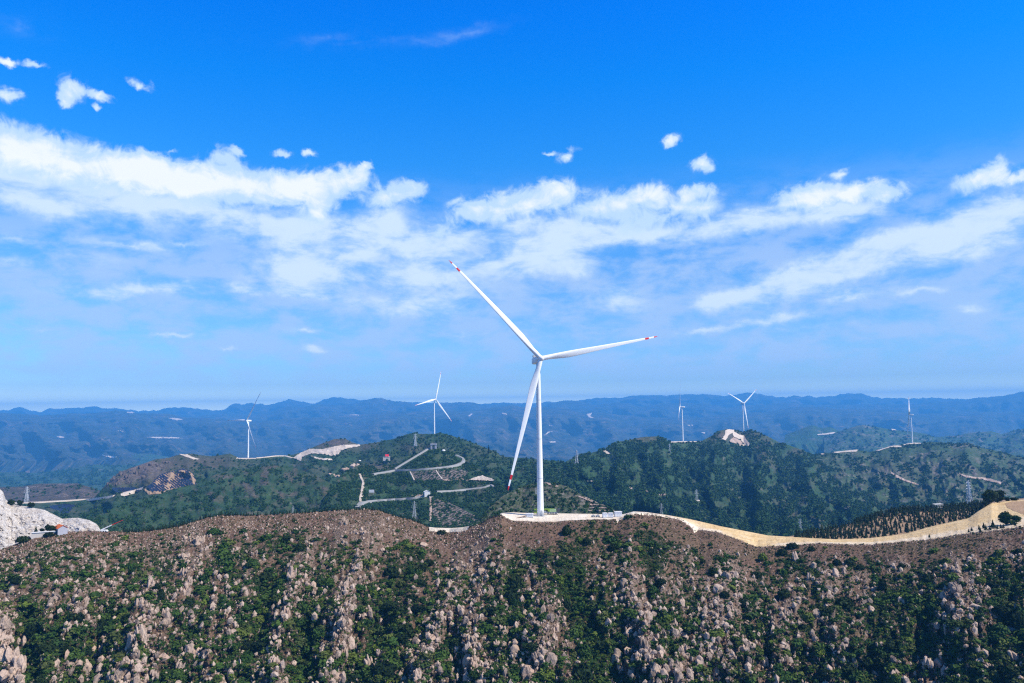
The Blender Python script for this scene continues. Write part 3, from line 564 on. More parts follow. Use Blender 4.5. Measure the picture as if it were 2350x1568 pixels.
# ------------------------------------------------------------------ boulders, shrubs and young conifers of the near ridge
def tone(T, seed_mul=1.0):
    oi = T.node('ShaderNodeObjectInfo'); return T.math('FRACT', T.math('ADD', T.attr('tone'), oi.outputs['Random']))
def f_rock(T, b):
    T.pos = T.node('ShaderNodeNewGeometry').outputs['Position']; t = tone(T); n = T.noise(T.pos, 0.9, 6, 0.65); st = T.node('ShaderNodeMapping'); T.l.new(T.pos, st.inputs[0]); st.inputs['Scale'].default_value = (1.6, 1.6, 0.35)
    k = T.noise(st.outputs[0], 0.8, 5, 0.7)
    base = T.ramp(t, [(0.0, (0.36, 0.26, 0.20)), (0.3, (0.50, 0.37, 0.285)), (0.5, (0.17, 0.13, 0.105)), (0.6, (0.36, 0.26, 0.19)), (0.8, (0.54, 0.41, 0.32)), (1.0, (0.42, 0.28, 0.20))])
    c = T.mix(T.maprange(n, 0.45, 0.7, 0, 0.6), base, (0.56, 0.42, 0.30)); c = T.mix(T.maprange(k, 0.52, 0.68, 0, 0.85), c, (0.06, 0.046, 0.034)); T.set(b.inputs['Base Color'], c)
    T.l.new(T.bump(T.math('ADD', n, T.math('MULTIPLY', k, -1.0)), 0.8, 0.6), b.inputs['Normal'])
M_rock = mat('granite', f_rock)
def f_leaf(stops):
    def fn(T, b):
        t = tone(T); n = T.noise(T.pos, 1.4, 4, 0.6)
        c = T.ramp(T.math('FRACT', T.math('MULTIPLY_ADD', n, 0.35, t)), stops); T.set(b.inputs['Base Color'], c)
        b.inputs['Roughness'].default_value = 0.75; b.inputs['Specular IOR Level'].default_value = 0.1
    return fn
M_shrub = mat('shrub_leaves', f_leaf([(0.0, (0.016, 0.040, 0.008)), (0.25, (0.032, 0.072, 0.012)), (0.45, (0.060, 0.104, 0.018)), (0.6, (0.025, 0.058, 0.013)), (0.75, (0.074, 0.086, 0.026)), (0.9, (0.105, 0.148, 0.02)), (1.0, (0.016, 0.040, 0.008))]))
M_dark = mat('dark_leaves', f_leaf([(0.0, (0.008, 0.018, 0.005)), (0.5, (0.015, 0.030, 0.008)), (0.8, (0.024, 0.040, 0.010)), (1.0, (0.008, 0.018, 0.005))]))
M_needle = mat('needles', f_leaf([(0.0, (0.008, 0.017, 0.009)), (0.5, (0.017, 0.032, 0.013)), (1.0, (0.008, 0.017, 0.009))]))
M_bark = flat('bark', (0.09, 0.06, 0.045), 0.9)
M_tuft = mat('dry_grass', f_leaf([(0.0, (0.14, 0.085, 0.045)), (0.4, (0.22, 0.14, 0.075)), (0.7, (0.09, 0.065, 0.035)), (1.0, (0.14, 0.085, 0.045))]))

ICO1, ICO2, ICO3 = ico(1), ico(2), ico(3)
def rock_shape(rng, base, cuts=9, rough=0.10):
    V, Fc = base; V = V * 1.25
    for _ in range(cuts):
        n = rng.normal(size=3); n[2] *= 0.6; n /= np.linalg.norm(n); h = rng.uniform(0.55, 0.92)
        d = V @ n - h; V = V - np.where(d > 0, d, 0)[:, None] * n
    r = 1 + rough * fbm(V[:, 0] * 1.7 + V[:, 2], V[:, 1] * 1.7 - V[:, 2], int(rng.integers(500)), 4)[:, None]
    return V * r, Fc
def crag_shape(rng, parts=6):
    """a split crag: several tall slabs leaning together"""
    Vs, Fs, n = [], [], 0
    for i in range(parts):
        V, Fc = rock_shape(rng, ICO2, 9, 0.16); xo = rng.uniform(-.68, .68); s = np.array([rng.uniform(.2, .42), rng.uniform(.28, .5), rng.uniform(.38, .72) * (1 - .4 * abs(xo))])
        V = V * s; a = rng.uniform(-.05, .4); V = np.stack([V[:, 0] * math.cos(a) - V[:, 2] * math.sin(a), V[:, 1], V[:, 0] * math.sin(a) + V[:, 2] * math.cos(a)], 1)
        V = V + np.array([xo, rng.uniform(-.4, .3), rng.uniform(-.45, .35) * (1.1 - s[2])]); Vs.append(V); Fs.append(Fc + n); n += len(V)
    return np.concatenate(Vs), np.concatenate(Fs)
def shrub_shape(rng, leaves, core, size=0.2, flat_=0.75):
    V, Fc = core
    lump = 0.80 + 0.28 * fbm(V[:, 0] * 1.6 + 3 * V[:, 2], V[:, 1] * 1.6, int(rng.integers(500)), 3)
    C = V * lump[:, None] * 0.86; C[:, 2] *= flat_
    d = rng.normal(size=(leaves, 3)); d[:, 2] = np.abs(d[:, 2]) * 1.0 - 0.25; d /= np.linalg.norm(d, axis=1)[:, None]
    lump = 0.84 + 0.34 * fbm(d[:, 0] * 1.6 + 3 * d[:, 2], d[:, 1] * 1.6, int(rng.integers(500)), 3)
    p = d * (lump * rng.uniform(0.72, 1.12, leaves))[:, None]; p[:, 2] *= flat_
    nrm = d * 0.9 + rng.normal(size=(leaves, 3)) * 0.7; nrm /= np.linalg.norm(nrm, axis=1)[:, None]
    a = np.cross(nrm, rng.normal(size=(leaves, 3))); a /= np.linalg.norm(a, axis=1)[:, None]; b = np.cross(nrm, a)
    s = (size * rng.uniform(0.6, 1.4, leaves))[:, None]
    L = np.stack([p - a * s * .8, p + b * s - a * .2 * s, p + a * s * .8, p - b * s * .7], 1).reshape(-1, 3)
    idx = np.arange(leaves * 4).reshape(-1, 4) + len(C); T3 = np.concatenate([idx[:, [0, 1, 2]], idx[:, [0, 2, 3]]])
    return np.concatenate([C, L]), np.concatenate([Fc, T3])
def conifer_shape(rng, tiers=7, seg=9, w=0.42):
    V, Fs = [], []; n = 0
    for k in range(tiers):
        z0 = 0.08 + 0.86 * k / tiers; z1 = z0 + 0.30 * (1 - 0.45 * k / tiers); r = w * (1 - 0.9 * (k / tiers) ** 0.85)
        ring = []
        for i in range(seg):
            an = 2 * math.pi * i / seg + k; rr = r * rng.uniform(0.62, 1.15) * (1.0 if i % 2 else 0.72)
            ring.append((rr * math.cos(an), rr * math.sin(an), z0 + rng.uniform(-.03, .03)))
        V += ring + [(0, 0, min(z1, 1.02))]
        Fs += [(n + i, n + (i + 1) % seg, n + seg) for i in range(seg)]; n += seg + 1
    return np.array(V), np.array(Fs)
def place_many(name, shapes, pos, scl, rz, mats, label, cat=None, tilt=None, lean=None, smooth=False, group=None):
    """the rest of a kind, past what anyone would count: ONE stuff object"""
    n = len(pos); which = RNG.integers(len(shapes), size=n); Vs, Fs, Ts, off = [], [], [], 0
    for k, (V, Fc) in enumerate(shapes):
        ii = np.nonzero(which == k)[0]
        if not len(ii): continue
        S = V[None] * scl[ii][:, None, :]
        c, s = np.cos(rz[ii])[:, None], np.sin(rz[ii])[:, None]
        X = S[..., 0] * c - S[..., 1] * s; Y = S[..., 0] * s + S[..., 1] * c; Z = S[..., 2]
        if tilt is not None:
            ct, st = np.cos(tilt[ii])[:, None], np.sin(tilt[ii])[:, None]; Y, Z = Y * ct + Z * st, -Y * st + Z * ct
        P = np.stack([X, Y, Z], -1) + pos[ii][:, None, :]
        Vs.append(P.reshape(-1, 3)); m = len(V)
        Fs.append((Fc[None] + (np.arange(len(ii)) * m)[:, None, None] + off).reshape(-1, Fc.shape[1])); off += m * len(ii)
        Ts.append(np.repeat(RNG.uniform(0, 1, len(ii)), m))
    o = link(name, fast_mesh(name, np.concatenate(Vs), np.concatenate(Fs), mats, smooth, {'tone': np.concatenate(Ts)})); return tag(o, label, cat, group, 'stuff')

# where on the slope, in words
def where(px, py):
    h = py - float(near.top(px))
    a = 'just under the crest' if h < 45 else 'high on the slope' if h < 110 else 'halfway down the slope' if h < 215 else 'low on the slope'
    for lim, w in ((110, 'left of the orange roof'), (240, 'below the orange roof'), (420, 'right of the small hut'), (620, 'under the first seedlings'), (790, 'below the long flat crest'), (930, 'below the rounded brown summit'), (1110, 'below the white saddle track'), (1215, 'left of the tower'), (1330, 'below the tall tower'), (1430, 'below the white cabinets'), (1560, 'below the sandy mound'), (1740, 'where the sandy road begins'), (1900, 'below the road dip'), (2080, 'below the young conifers'), (2220, 'below the road bend')):
        if px < lim: return a, w
    return a, 'below the rising road'
used = {}
def single(label, group):
    used[label] = used.get(label, 0) + 1
    return label
def samp(n, px0=-60, px1=2420, py1=1720):
    px = RNG.uniform(px0, px1, n); py = RNG.uniform(1160, py1, n); ok = py > near.top(px) + 3; return px[ok], py[ok]

# ---- boulders
ROCKS = [(6,1425,26,52),(12,1500,44,52),(40,1518,34,48),(22,1550,56,40),(46,1470,20,40),(-4,1460,30,44),(151,1433,18,32),(251,1466,17,42),(238,1468,11,38),(215,1492,28,52),(177,1530,42,62),(318,1379,18,35),(344,1335,17,42),(344,1394,11,28),(318,1443,15,42),(330,1456,11,48),(328,1507,15,52),(195,1379,12,38),(128,1369,18,18),(376,1405,11,25),(420,1274,28,26),(453,1238,30,36),(545,1530,28,60),(456,1478,18,22),(282,1530,24,44),(195,1418,14,36),(420,1310,14,30),(435,1330,12,26),
 (669,1310,20,50),(657,1402,16,32),(634,1476,12,28),(787,1489,20,52),(818,1484,24,28),(846,1517,24,48),(777,1548,28,38),(977,1504,24,42),(956,1545,22,42),(1033,1517,16,50),(1020,1535,15,44),(1089,1525,18,30),(665,1322,14,24),(790,1194,18,28),(972,1251,18,10),(762,1400,11,28),(785,1402,11,30),(800,1330,12,26),(770,1330,10,24),(1110,1310,30,20),(1128,1300,14,18),
 (1480,1474,20,34),(1544,1425,22,34),(1631,1458,24,34),(1713,1476,26,24),(1554,1361,12,22),(1672,1320,26,26),(1655,1316,12,20),(1690,1322,10,22),(1493,1507,18,36),(1546,1520,26,32),(1334,1479,9,16),(1434,1335,14,20),(1262,1417,18,18),(1650,1350,22,22),(1240,1490,22,40),
 (1827,1276,16,42),(1869,1297,12,24),(1919,1317,14,24),(1938,1312,10,26),(1809,1405,14,28),(2198,1346,28,36),(2170,1369,14,22),(2241,1394,24,18),(2172,1448,10,18),(2195,1420,11,20),(2252,1520,14,24),(2326,1445,18,18),(1878,1410,18,22),(2205,1336,16,16),(1843,1350,14,18),(1905,1350,16,22),(1848,1376,16,12),(2000,1400,14,16),(1996,1378,12,18),(1858,1320,10,26)]
rk_rng = np.random.default_rng(21)
ROCK_ME, CRAG_ME = [], []
for i in range(10):
    V, Fc = rock_shape(rk_rng, ICO3, 12, 0.14); ROCK_ME.append(fast_mesh('boulder', V, Fc, [M_rock], False))
for i in range(10):
    V, Fc = crag_shape(rk_rng, 12 if i % 2 else 8); CRAG_ME.append(fast_mesh('crag', V, Fc, [M_rock], False))
px, py = samp(60000); m = m_rock(px, py); keep = RNG.uniform(0, 1, len(px)) < (m ** 2.2 * 0.85 + 0.012)
px, py = px[keep], py[keep]
size = 0.62 * RNG.pareto(2.1, len(px)) + 0.34; size = np.minimum(size, 2.3) * np.interp(py - near.top(px), [0, 60, 250], [0.55, 0.8, 1.1])
o = np.argsort(-size)
BIG = 300 - len(ROCKS)
WRD = ['pale pinkish', 'cream', 'pinkish grey', 'weathered grey', 'buff']
def add_rock(cx, cy, w, h, crag):
    k = float(near.depth(cx, cy)) / F; P = near.pt(cx, cy + h * 0.30)
    ob = link('boulder' if not crag else 'rock_outcrop', (CRAG_ME if crag else ROCK_ME)[int(RNG.integers(10))]); ob.location = P + np.array([0, 0.25 * w * k, 0.12 * h * k])
    ob.scale = (w * k * 0.58, w * k * 0.6, h * k * 0.54); ob.rotation_euler = (math.radians(-18) if h > w else 0, float(RNG.uniform(-.12, .22)), float(RNG.uniform(-.5, .5)))
    a, z = where(cx, cy); shp = 'tall narrow' if h > 1.8 * w else 'upright' if h > 1.15 * w else 'squat' if h < 0.8 * w else 'blocky'
    sz = 'big ' if max(w, h) > 34 else '' if max(w, h) > 14 else 'small '
    nm = 'rock outcrop' if crag else 'boulder'
    tag(ob, single(f'{sz}{shp} {nm} {a} {z}', 'r'), nm, 'rock outcrops on the near slope' if crag else 'boulders on the near slope')
for cx, cy, w, h in ROCKS: add_rock(cx, cy, w, h, max(w, h) > 24)
for i in o[:BIG]:
    w = size[i] * 2 / (float(near.depth(px[i], py[i])) / F) * 0.62; add_rock(px[i], py[i], w * RNG.uniform(.8, 1.5), w * RNG.uniform(1.0, 2.2), RNG.uniform() < .6)
ex = RNG.uniform(1150, 2420, 1500); ey = near.top(ex) + 0.5 + np.abs(RNG.normal(0, 3.2, 1500))
ux, uy = samp(14000, -60, -0 + 2420, 1640); kx = RNG.uniform(-40, 1150, 3600); ky_ = near.top(kx) + RNG.uniform(1, 46, 3600)
ex = np.concatenate([ex, ux, kx]); ey = np.concatenate([ey, uy, ky_]); NE = len(ex)
px = np.concatenate([px, ex]); py = np.concatenate([py, ey]); size = np.concatenate([size, np.where(np.arange(NE) >= NE - 3600, RNG.uniform(.15, .5, NE) + .45 * (RNG.uniform(0, 1, NE) > .9), RNG.uniform(.15, .46, NE))])
r = np.concatenate([o[BIG:], np.arange(len(px) - NE, len(px))]); P = near.pt(px[r], py[r]); s = size[r]
el_ = RNG.uniform(0.7, 1.75, len(r))
place_many('loose_rocks', [rock_shape(rk_rng, ICO1, 5, 0.12) for _ in range(8)], P + np.array([0, 0, 0.1]), np.stack([s * .62, s * .62, s * el_ * .62], 1), RNG.uniform(0, 6.28, len(r)), [M_rock], 'countless small pale rocks strewn over the near slope', None, RNG.uniform(0.0, .5, len(r)), group='loose rocks')
# ---- shrubs
SHRUBS = [(2131,1324,33,26),(1921,1289,20,20),(2098,1371,46,28),(2071,1446,30,24),(2021,1527,28,24),(2019,1392,28,24),(2026,1340,18,40),(1847,1343,20,20),(1844,1438,24,20),(2231,1302,15,14),(2339,1264,20,18),(2070,1297,18,12),(1796,1266,22,22),(1819,1251,26,18),(1862,1258,18,16),(1950,1290,24,22),(1975,1300,20,18),(2330,1415,50,50),(2300,1400,40,30),(2280,1340,30,22),(2250,1330,26,18),(1800,1360,30,30),(1900,1400,36,26),(1940,1380,44,34),
 (1300,1215,22,36),(1236,1271,20,18),(1346,1241,22,26),(1498,1264,24,22),(1659,1284,24,18),(1636,1310,22,26),(1705,1381,24,26),(1516,1335,26,22),(1180,1335,36,44),(1172,1365,30,40),(1318,1450,36,32),(1418,1425,20,28),(1334,1538,52,58),(1500,1443,22,28),(1736,1317,26,20),(1663,1364,24,20),(1613,1287,14,12),(1751,1277,22,26),(1285,1330,26,32),(1400,1235,34,18),(1405,1255,20,26),(1300,1385,22,30),(1360,1490,34,40),(1230,1440,14,30),(1236,1400,16,18),
 (897,1310,38,32),(970,1300,24,18),(703,1474,48,50),(736,1330,24,34),(659,1236,24,20),(826,1241,14,12),(1013,1220,22,12),(985,1290,22,20),(690,1255,26,22),(610,1320,36,28),(920,1400,34,26),(930,1440,40,30),(880,1530,60,34),(945,1370,30,22),
 (228,1433,32,30),(369,1364,18,40),(312,1330,22,14),(72,1448,30,50),(133,1476,36,28),(492,1218,32,20),(54,1236,30,20),(113,1225,26,14),(580,1290,30,24),(40,1330,30,20),(150,1490,34,24),(360,1345,16,20),(590,1420,36,26),(560,1480,34,26)]
sh_rng = np.random.default_rng(31)
SH_ME = [fast_mesh('shrub', *shrub_shape(sh_rng, 420, ICO2, 0.17, 0.8), [M_shrub]) for _ in range(8)]
SH_DK = [fast_mesh('shrub', *shrub_shape(sh_rng, 460, ICO2, 0.16, 0.85), [M_dark]) for _ in range(5)]
px, py = samp(95000); m = m_green(px, py); keep = RNG.uniform(0, 1, len(px)) < (m ** 1.15 * 0.72 + 0.02)
px, py = px[keep], py[keep]; size = np.minimum(0.62 + 0.62 * RNG.pareto(2.7, len(px)), 4.0) * np.interp(py - near.top(px), [0, 50, 240], [0.6, 0.9, 1.15])
o = np.argsort(-size); BIG = 300 - len(SHRUBS)
def add_shrub(cx, cy, w, h, dark):
    k = float(near.depth(cx, cy)) / F; P = near.pt(cx, cy + h * 0.32)
    ob = link('shrub', (SH_DK if dark else SH_ME)[int(RNG.integers(5))]); ob.location = P + np.array([0, 0, 0.10 * h * k]); ob.scale = (w * k * 0.52, w * k * 0.5, h * k * 0.62); ob.rotation_euler = (0, 0, float(RNG.uniform(0, 6.28)))
    a, z = where(cx, cy); shp = 'tall' if h > 1.25 * w else 'low spreading' if h < 0.72 * w else 'rounded'
    sz = 'big ' if max(w, h) > 34 else '' if max(w, h) > 17 else 'small '
    tag(ob, single(f"{sz}{shp} {'near-black' if dark else 'green'} shrub {a} {z}", 's'), 'shrub', 'shrubs on the near slope')
for cx, cy, w, h in SHRUBS: add_shrub(cx, cy, w, h, RNG.uniform() < 0.7)
for i in o[:BIG]:
    w = size[i] * 2 / (float(near.depth(px[i], py[i])) / F) * 0.8; add_shrub(px[i], py[i], w * RNG.uniform(.8, 1.3), w * RNG.uniform(.55, .9), RNG.uniform() < 0.3)
ux, uy = samp(9000, -60, 2420, 1640); kx = RNG.uniform(-40, 2400, 1800); ux = np.concatenate([ux, kx]); uy = np.concatenate([uy, near.top(kx) + RNG.uniform(0.5, 34, 1800)]); size = np.concatenate([size, RNG.uniform(.22, .6, len(ux))]); r = np.concatenate([o[BIG:], np.arange(len(px), len(px) + len(ux))]); px = np.concatenate([px, ux]); py = np.concatenate([py, uy])
P = near.pt(px[r], py[r]); s = size[r]
place_many('undergrowth', [shrub_shape(sh_rng, 64, ICO1, 0.30, 0.8) for _ in range(8)], P + np.array([0, 0, 0.25]), np.stack([s * RNG.uniform(.8, 1.3, len(r)), s, s * RNG.uniform(.6, 1.0, len(r))], 1) * 0.85, RNG.uniform(0, 6.28, len(r)), [M_shrub], 'countless small green bushes covering the near slope', group='undergrowth')
# ---- dry grass tufts between them
px, py = samp(46000); keep = RNG.uniform(0, 1, len(px)) < 0.75 * (1 - 0.75 * m_green(px, py)); px, py = px[keep], py[keep]
tv = np.array([(-.5, 0, 0), (.1, .1, 0), (-.55, .1, .9), (.5, -.1, 0), (0, .2, 0), (.6, .3, .8), (0, -.3, 0), (.2, .2, 0), (.1, -.5, 1.0), (-.3, .3, 0), (.3, .4, 0), (-.1, .6, .7)]); tf = np.arange(12).reshape(-1, 3)
s = RNG.uniform(0.35, 0.95, len(px))
place_many('dry_grass', [(tv, tf), (tv * np.array([1, -1, 1.2]), tf)], near.pt(px, py), np.stack([s, s, s * .8], 1), RNG.uniform(0, 6.28, len(px)), [M_tuft], 'dry brown grass tufts over the near slope', group='dry grass')

# ---- young conifers: rows along the crest, the plantation behind the road, the road edge
cn_rng = np.random.default_rng(41)
CN_ME = []
for _ in range(6):
    V, Fc = conifer_shape(cn_rng); nV = len(V)
    tv_ = np.array([(-.03, -.03, -.1), (.03, -.03, -.1), (.03, .03, -.1), (-.03, .03, -.1), (-.02, -.02, .3), (.02, -.02, .3), (.02, .02, .3), (-.02, .02, .3)])
    tf_ = np.array([(0, 1, 5), (0, 5, 4), (1, 2, 6), (1, 6, 5), (2, 3, 7), (2, 7, 6), (3, 0, 4), (3, 4, 7)]) + nV
    CN_ME.append(fast_mesh('young_conifer', np.concatenate([V, tv_]), np.concatenate([Fc, tf_]), [M_needle, M_bark], False, None, [0] * len(Fc) + [1] * 8))
def add_conifer(P, h, label, group, w=1.0):
    ob = link('young_conifer', CN_ME[int(RNG.integers(6))]); ob.location = P; ob.scale = (h * w, h * w, h); ob.rotation_euler = (0, 0, float(RNG.uniform(0, 6.28))); tag(ob, label, 'conifer', group)
ncon = 0
def row(px0, px1, n, h0, h1, label, group, dy=1.0):
    global ncon
    for q in np.linspace(px0, px1, n):
        q = q + RNG.uniform(-.35, .35) * (px1 - px0) / n; Y = float(near.top(q)) + dy + RNG.uniform(-.6, 1.0)
        add_conifer(near.pt(q, Y), RNG.uniform(h0, h1), label, group); ncon += 1
row(283, 430, 30, 1.9, 3.0, 'tiny dark conifer seedling in the row on the crest rising from the boom', 'conifer seedlings along the crest')
row(436, 590, 26, 1.8, 2.8, 'tiny dark conifer seedling in the row on the crest beside the first hump', 'conifer seedlings along the crest')
row(592, 835, 34, 1.5, 2.5, 'tiny dark conifer seedling in the row on the long flat crest', 'conifer seedlings along the crest')
row(840, 980, 22, 1.6, 2.8, 'tiny dark conifer seedling in the row down the far side of the rounded summit', 'conifer seedlings along the crest')
row(1105, 1150, 8, 1.2, 2.2, 'small dark conifer on the crest just left of the gravel pad', 'conifer seedlings along the crest')
EDGE = [(2133,1234,2.2),(2223,1222,2.0),(2230,1219,2.4),(2247,1216,2.8),(2250,1221,2.6),(2258,1213,3.4),(2263,1217,3.2),(2272,1217,2.8),(2279,1213,5.0),(2289,1214,2.4),(2297,1213,2.6),(2303,1212,2.4),(2330,1207,2.6)]
for cx, cy, h in EDGE:
    q = min(max(cx, 1800), 2400); add_conifer(near.pt(q, float(near.top(q)) + 1.5) if cy > near.top(q) else road.pt(q, cy), h, 'small dark conifer standing on the near edge of the rising sandy road' if cx > 2200 else 'lone small conifer on the near verge of the sandy road', 'conifers on the road verge'); ncon += 1
pl = []
for ky in np.linspace(0.05, 0.94, 13):
    for q in np.arange(1826, 2262, 9.5 + 2 * ky):
        q2 = q + RNG.uniform(-3, 3) + 6 * (int(ky * 30) % 2); T_, B_ = float(plant_hill.top(q2)), float(plant_hill.bot(q2))
        if B_ - T_ < 6: continue
        pl.append((q2, B_ + (T_ - B_) * (ky + RNG.uniform(-.025, .025)), ky))
pl = [p for p in pl if RNG.uniform() < 0.92]; pl.sort(key=lambda t: float(plant_hill.depth(t[0], t[1])))
LEFT = 300 - ncon
for q, y, ky in pl[:LEFT]:
    add_conifer(plant_hill.pt(q, y), RNG.uniform(2.2, 4.4), 'young dark conifer in the plantation behind the sandy road, ' + ('beside its low western tip' if q < 1900 else 'in its middle' if q < 2100 else 'where the road bends up'), 'young conifers of the plantation', RNG.uniform(.7, 1.1))
rest = pl[LEFT:]
# the dense dark belt at the top of the plantation
bx = RNG.uniform(1960, 2262, 420); bt = RNG.beta(9, 0.9, 420); by = plant_hill.bot(bx) + (plant_hill.top(bx) - plant_hill.bot(bx)) * np.clip(bt, 0, 1)
cx_ = np.concatenate([[p[0] for p in rest], bx]); cy_ = np.concatenate([[p[1] for p in rest], by]); h = RNG.uniform(2.4, 4.8, len(cx_))
place_many('conifer_belt', [conifer_shape(cn_rng, 5, 7) for _ in range(5)], plant_hill.pt(cx_, cy_), np.stack([h * .95, h * .95, h], 1), RNG.uniform(0, 6.28, len(cx_)), [M_needle], 'dense belt of dark conifers behind the plantation', group='conifer belt')

# ------------------------------------------------------------------ woods of the middle hills
M_wood = mat('canopy', f_leaf([(0.0, (0.012, 0.036, 0.010)), (0.3, (0.020, 0.055, 0.014)), (0.6, (0.030, 0.070, 0.018)), (0.85, (0.050, 0.090, 0.024)), (1.0, (0.012, 0.036, 0.010))]))
wd_rng = np.random.default_rng(51)
WD = [shrub_shape(wd_rng, 22, ICO1, 0.42, 0.9) for _ in range(8)]
BARE = []          # picture polygons that stay open
def woods(sheet, n, dens, smin, smax, label, px0=None, px1=None):
    px = RNG.uniform(px0 or max(sheet.px0, -40), px1 or min(sheet.px1, 2400), n); t = RNG.uniform(0, 1, n); T_, B_ = sheet.top(px), np.minimum(sheet.bot(px), 1262)
    py = B_ + (T_ - B_) * t; keep = RNG.uniform(0, 1, n) < dens(px, py) * (1 - 0.85 * sheet.dry(px, py)) * np.clip((B_ - T_) / 150.0, 0.03, 1.5)
    for pg in BARE: keep &= ~inside(pg, px, py)
    for pg in (field1, field2, field3): keep &= ~(inside(pg, px, py) & (np.sin(px * 1.25 + py * 0.35) < 0.45))
    for sh, L, w in ROADS_ALL:
        if sh is not sheet: continue
        for (x0, y0), (x1, y1) in zip(L[:-1], L[1:]):
            dx, dy = x1 - x0, y1 - y0; t = np.clip(((px - x0) * dx + (py - y0) * dy) / (dx * dx + dy * dy + 1e-9), 0, 1)
            ox, oy = px - x0 - t * dx, py - y0 - t * dy; keep &= ~((np.abs(ox) < w) & (oy > -w * .6) & (oy < w * 2.0))
    px, py = px[keep], py[keep]; s = RNG.uniform(smin, smax, len(px))
    if not len(px): return
    place_many('woods', WD, sheet.pt(px, py) + np.array([0, 0, 0.5])[None] * s[:, None], np.stack([s, s, s * 1.05], 1), RNG.uniform(0, 6.28, len(px)), [M_wood], label, group='woods on the middle hills')
# ------------------------------------------------------------------ wind turbines
def f_paint(T, b):
    n = T.noise(T.pos, 0.35, 5, 0.6); st = T.node('ShaderNodeMapping'); T.l.new(T.pos, st.inputs[0]); st.inputs['Scale'].default_value = (1.5, 1.5, 0.05)
    k = T.noise(st.outputs[0], 1.0, 4, 0.6)
    c = T.ramp(n, [(0.3, (0.78, 0.79, 0.78)), (0.7, (0.84, 0.84, 0.82))]); c = T.mix(T.maprange(k, 0.55, 0.8, 0, 0.25), c, (0.58, 0.57, 0.54)); T.set(b.inputs['Base Color'], c)
    b.inputs['Roughness'].default_value = 0.38; b.inputs['Specular IOR Level'].default_value = 0.4
M_white = mat('white_paint', f_paint)
M_red = flat('signal_red', (0.62, 0.02, 0.025), 0.45, 0.06)
M_grey = flat('grey_metal', (0.33, 0.35, 0.37), 0.5, 0.1)
M_darkm = flat('dark_metal', (0.06, 0.065, 0.075), 0.5, 0.15)
R_BL = 86.0
def blade_mesh(R, wide):
    st = [0.012, 0.03, 0.055, 0.09, 0.13, 0.18, 0.23, 0.29, 0.36, 0.45, 0.55, 0.65, 0.75, 0.83, 0.886, 0.9, 0.921, 0.945, 0.968, 0.98, 0.992, 1.0]
    ch = lambda t: np.interp(t, [0, 0.04, 0.09, 0.15, 0.22, 0.3, 0.45, 0.6, 0.75, 0.9, 0.97, 1.0], [3.0, 3.0, 3.25, 3.95, 4.35, 4.05, 3.2, 2.5, 1.9, 1.3, 0.95, 0.25])
    th = lambda t: np.interp(t, [0, 0.04, 0.09, 0.15, 0.22, 0.3, 0.45, 0.6, 1.0], [1.0, 1.0, 0.86, 0.58, 0.42, 0.33, 0.26, 0.21, 0.17])
    n = 20; V = []
    for t in st:
        c, q = ch(t) * (1 + (wide - 1) * min(1, t * 8)), th(t); tw = math.radians(np.interp(t, [0, .1, .25, .5, 1], [20, 19, 12, 5, -1])); off = np.interp(t, [0, .05, .2, 1], [.5, .5, .36, .3])
        bend = 3.2 * t ** 2.2
        for k in range(n):
            a = 2 * math.pi * k / n; xx = (1 - math.cos(a)) / 2; yy = math.sin(a) * q / 2
            if q < 0.9: yy *= (1.25 - 0.75 * xx) * (1.0 if yy > 0 else 0.8)
            x, y = (xx - off) * c, yy * c
            V.append((x * math.cos(tw) - y * math.sin(tw), x * math.sin(tw) + y * math.cos(tw) + bend, t * R))
    Fs, mi = [], []
    for i in range(len(st) - 1):
        mid = (st[i] + st[i + 1]) / 2; r = 1 if (0.886 < mid < 0.921 or mid > 0.968) else 0
        for k in range(n): Fs.append((i * n + k, i * n + (k + 1) % n, (i + 1) * n + (k + 1) % n, (i + 1) * n + k)); mi.append(r)
    V.append((0, 3.2, R * 1.001)); tip = len(V) - 1; m = len(st) - 1
    T3 = [(m * n + k, m * n + (k + 1) % n, tip) for k in range(n)]
    return fast_mesh('blade', V, [np.array(Fs), np.array(T3)], [M_white, M_red], True, None, mi + [1] * n)
BLADE = blade_mesh(R_BL, 1.0); BLADE_FAR = blade_mesh(R_BL, 1.25)
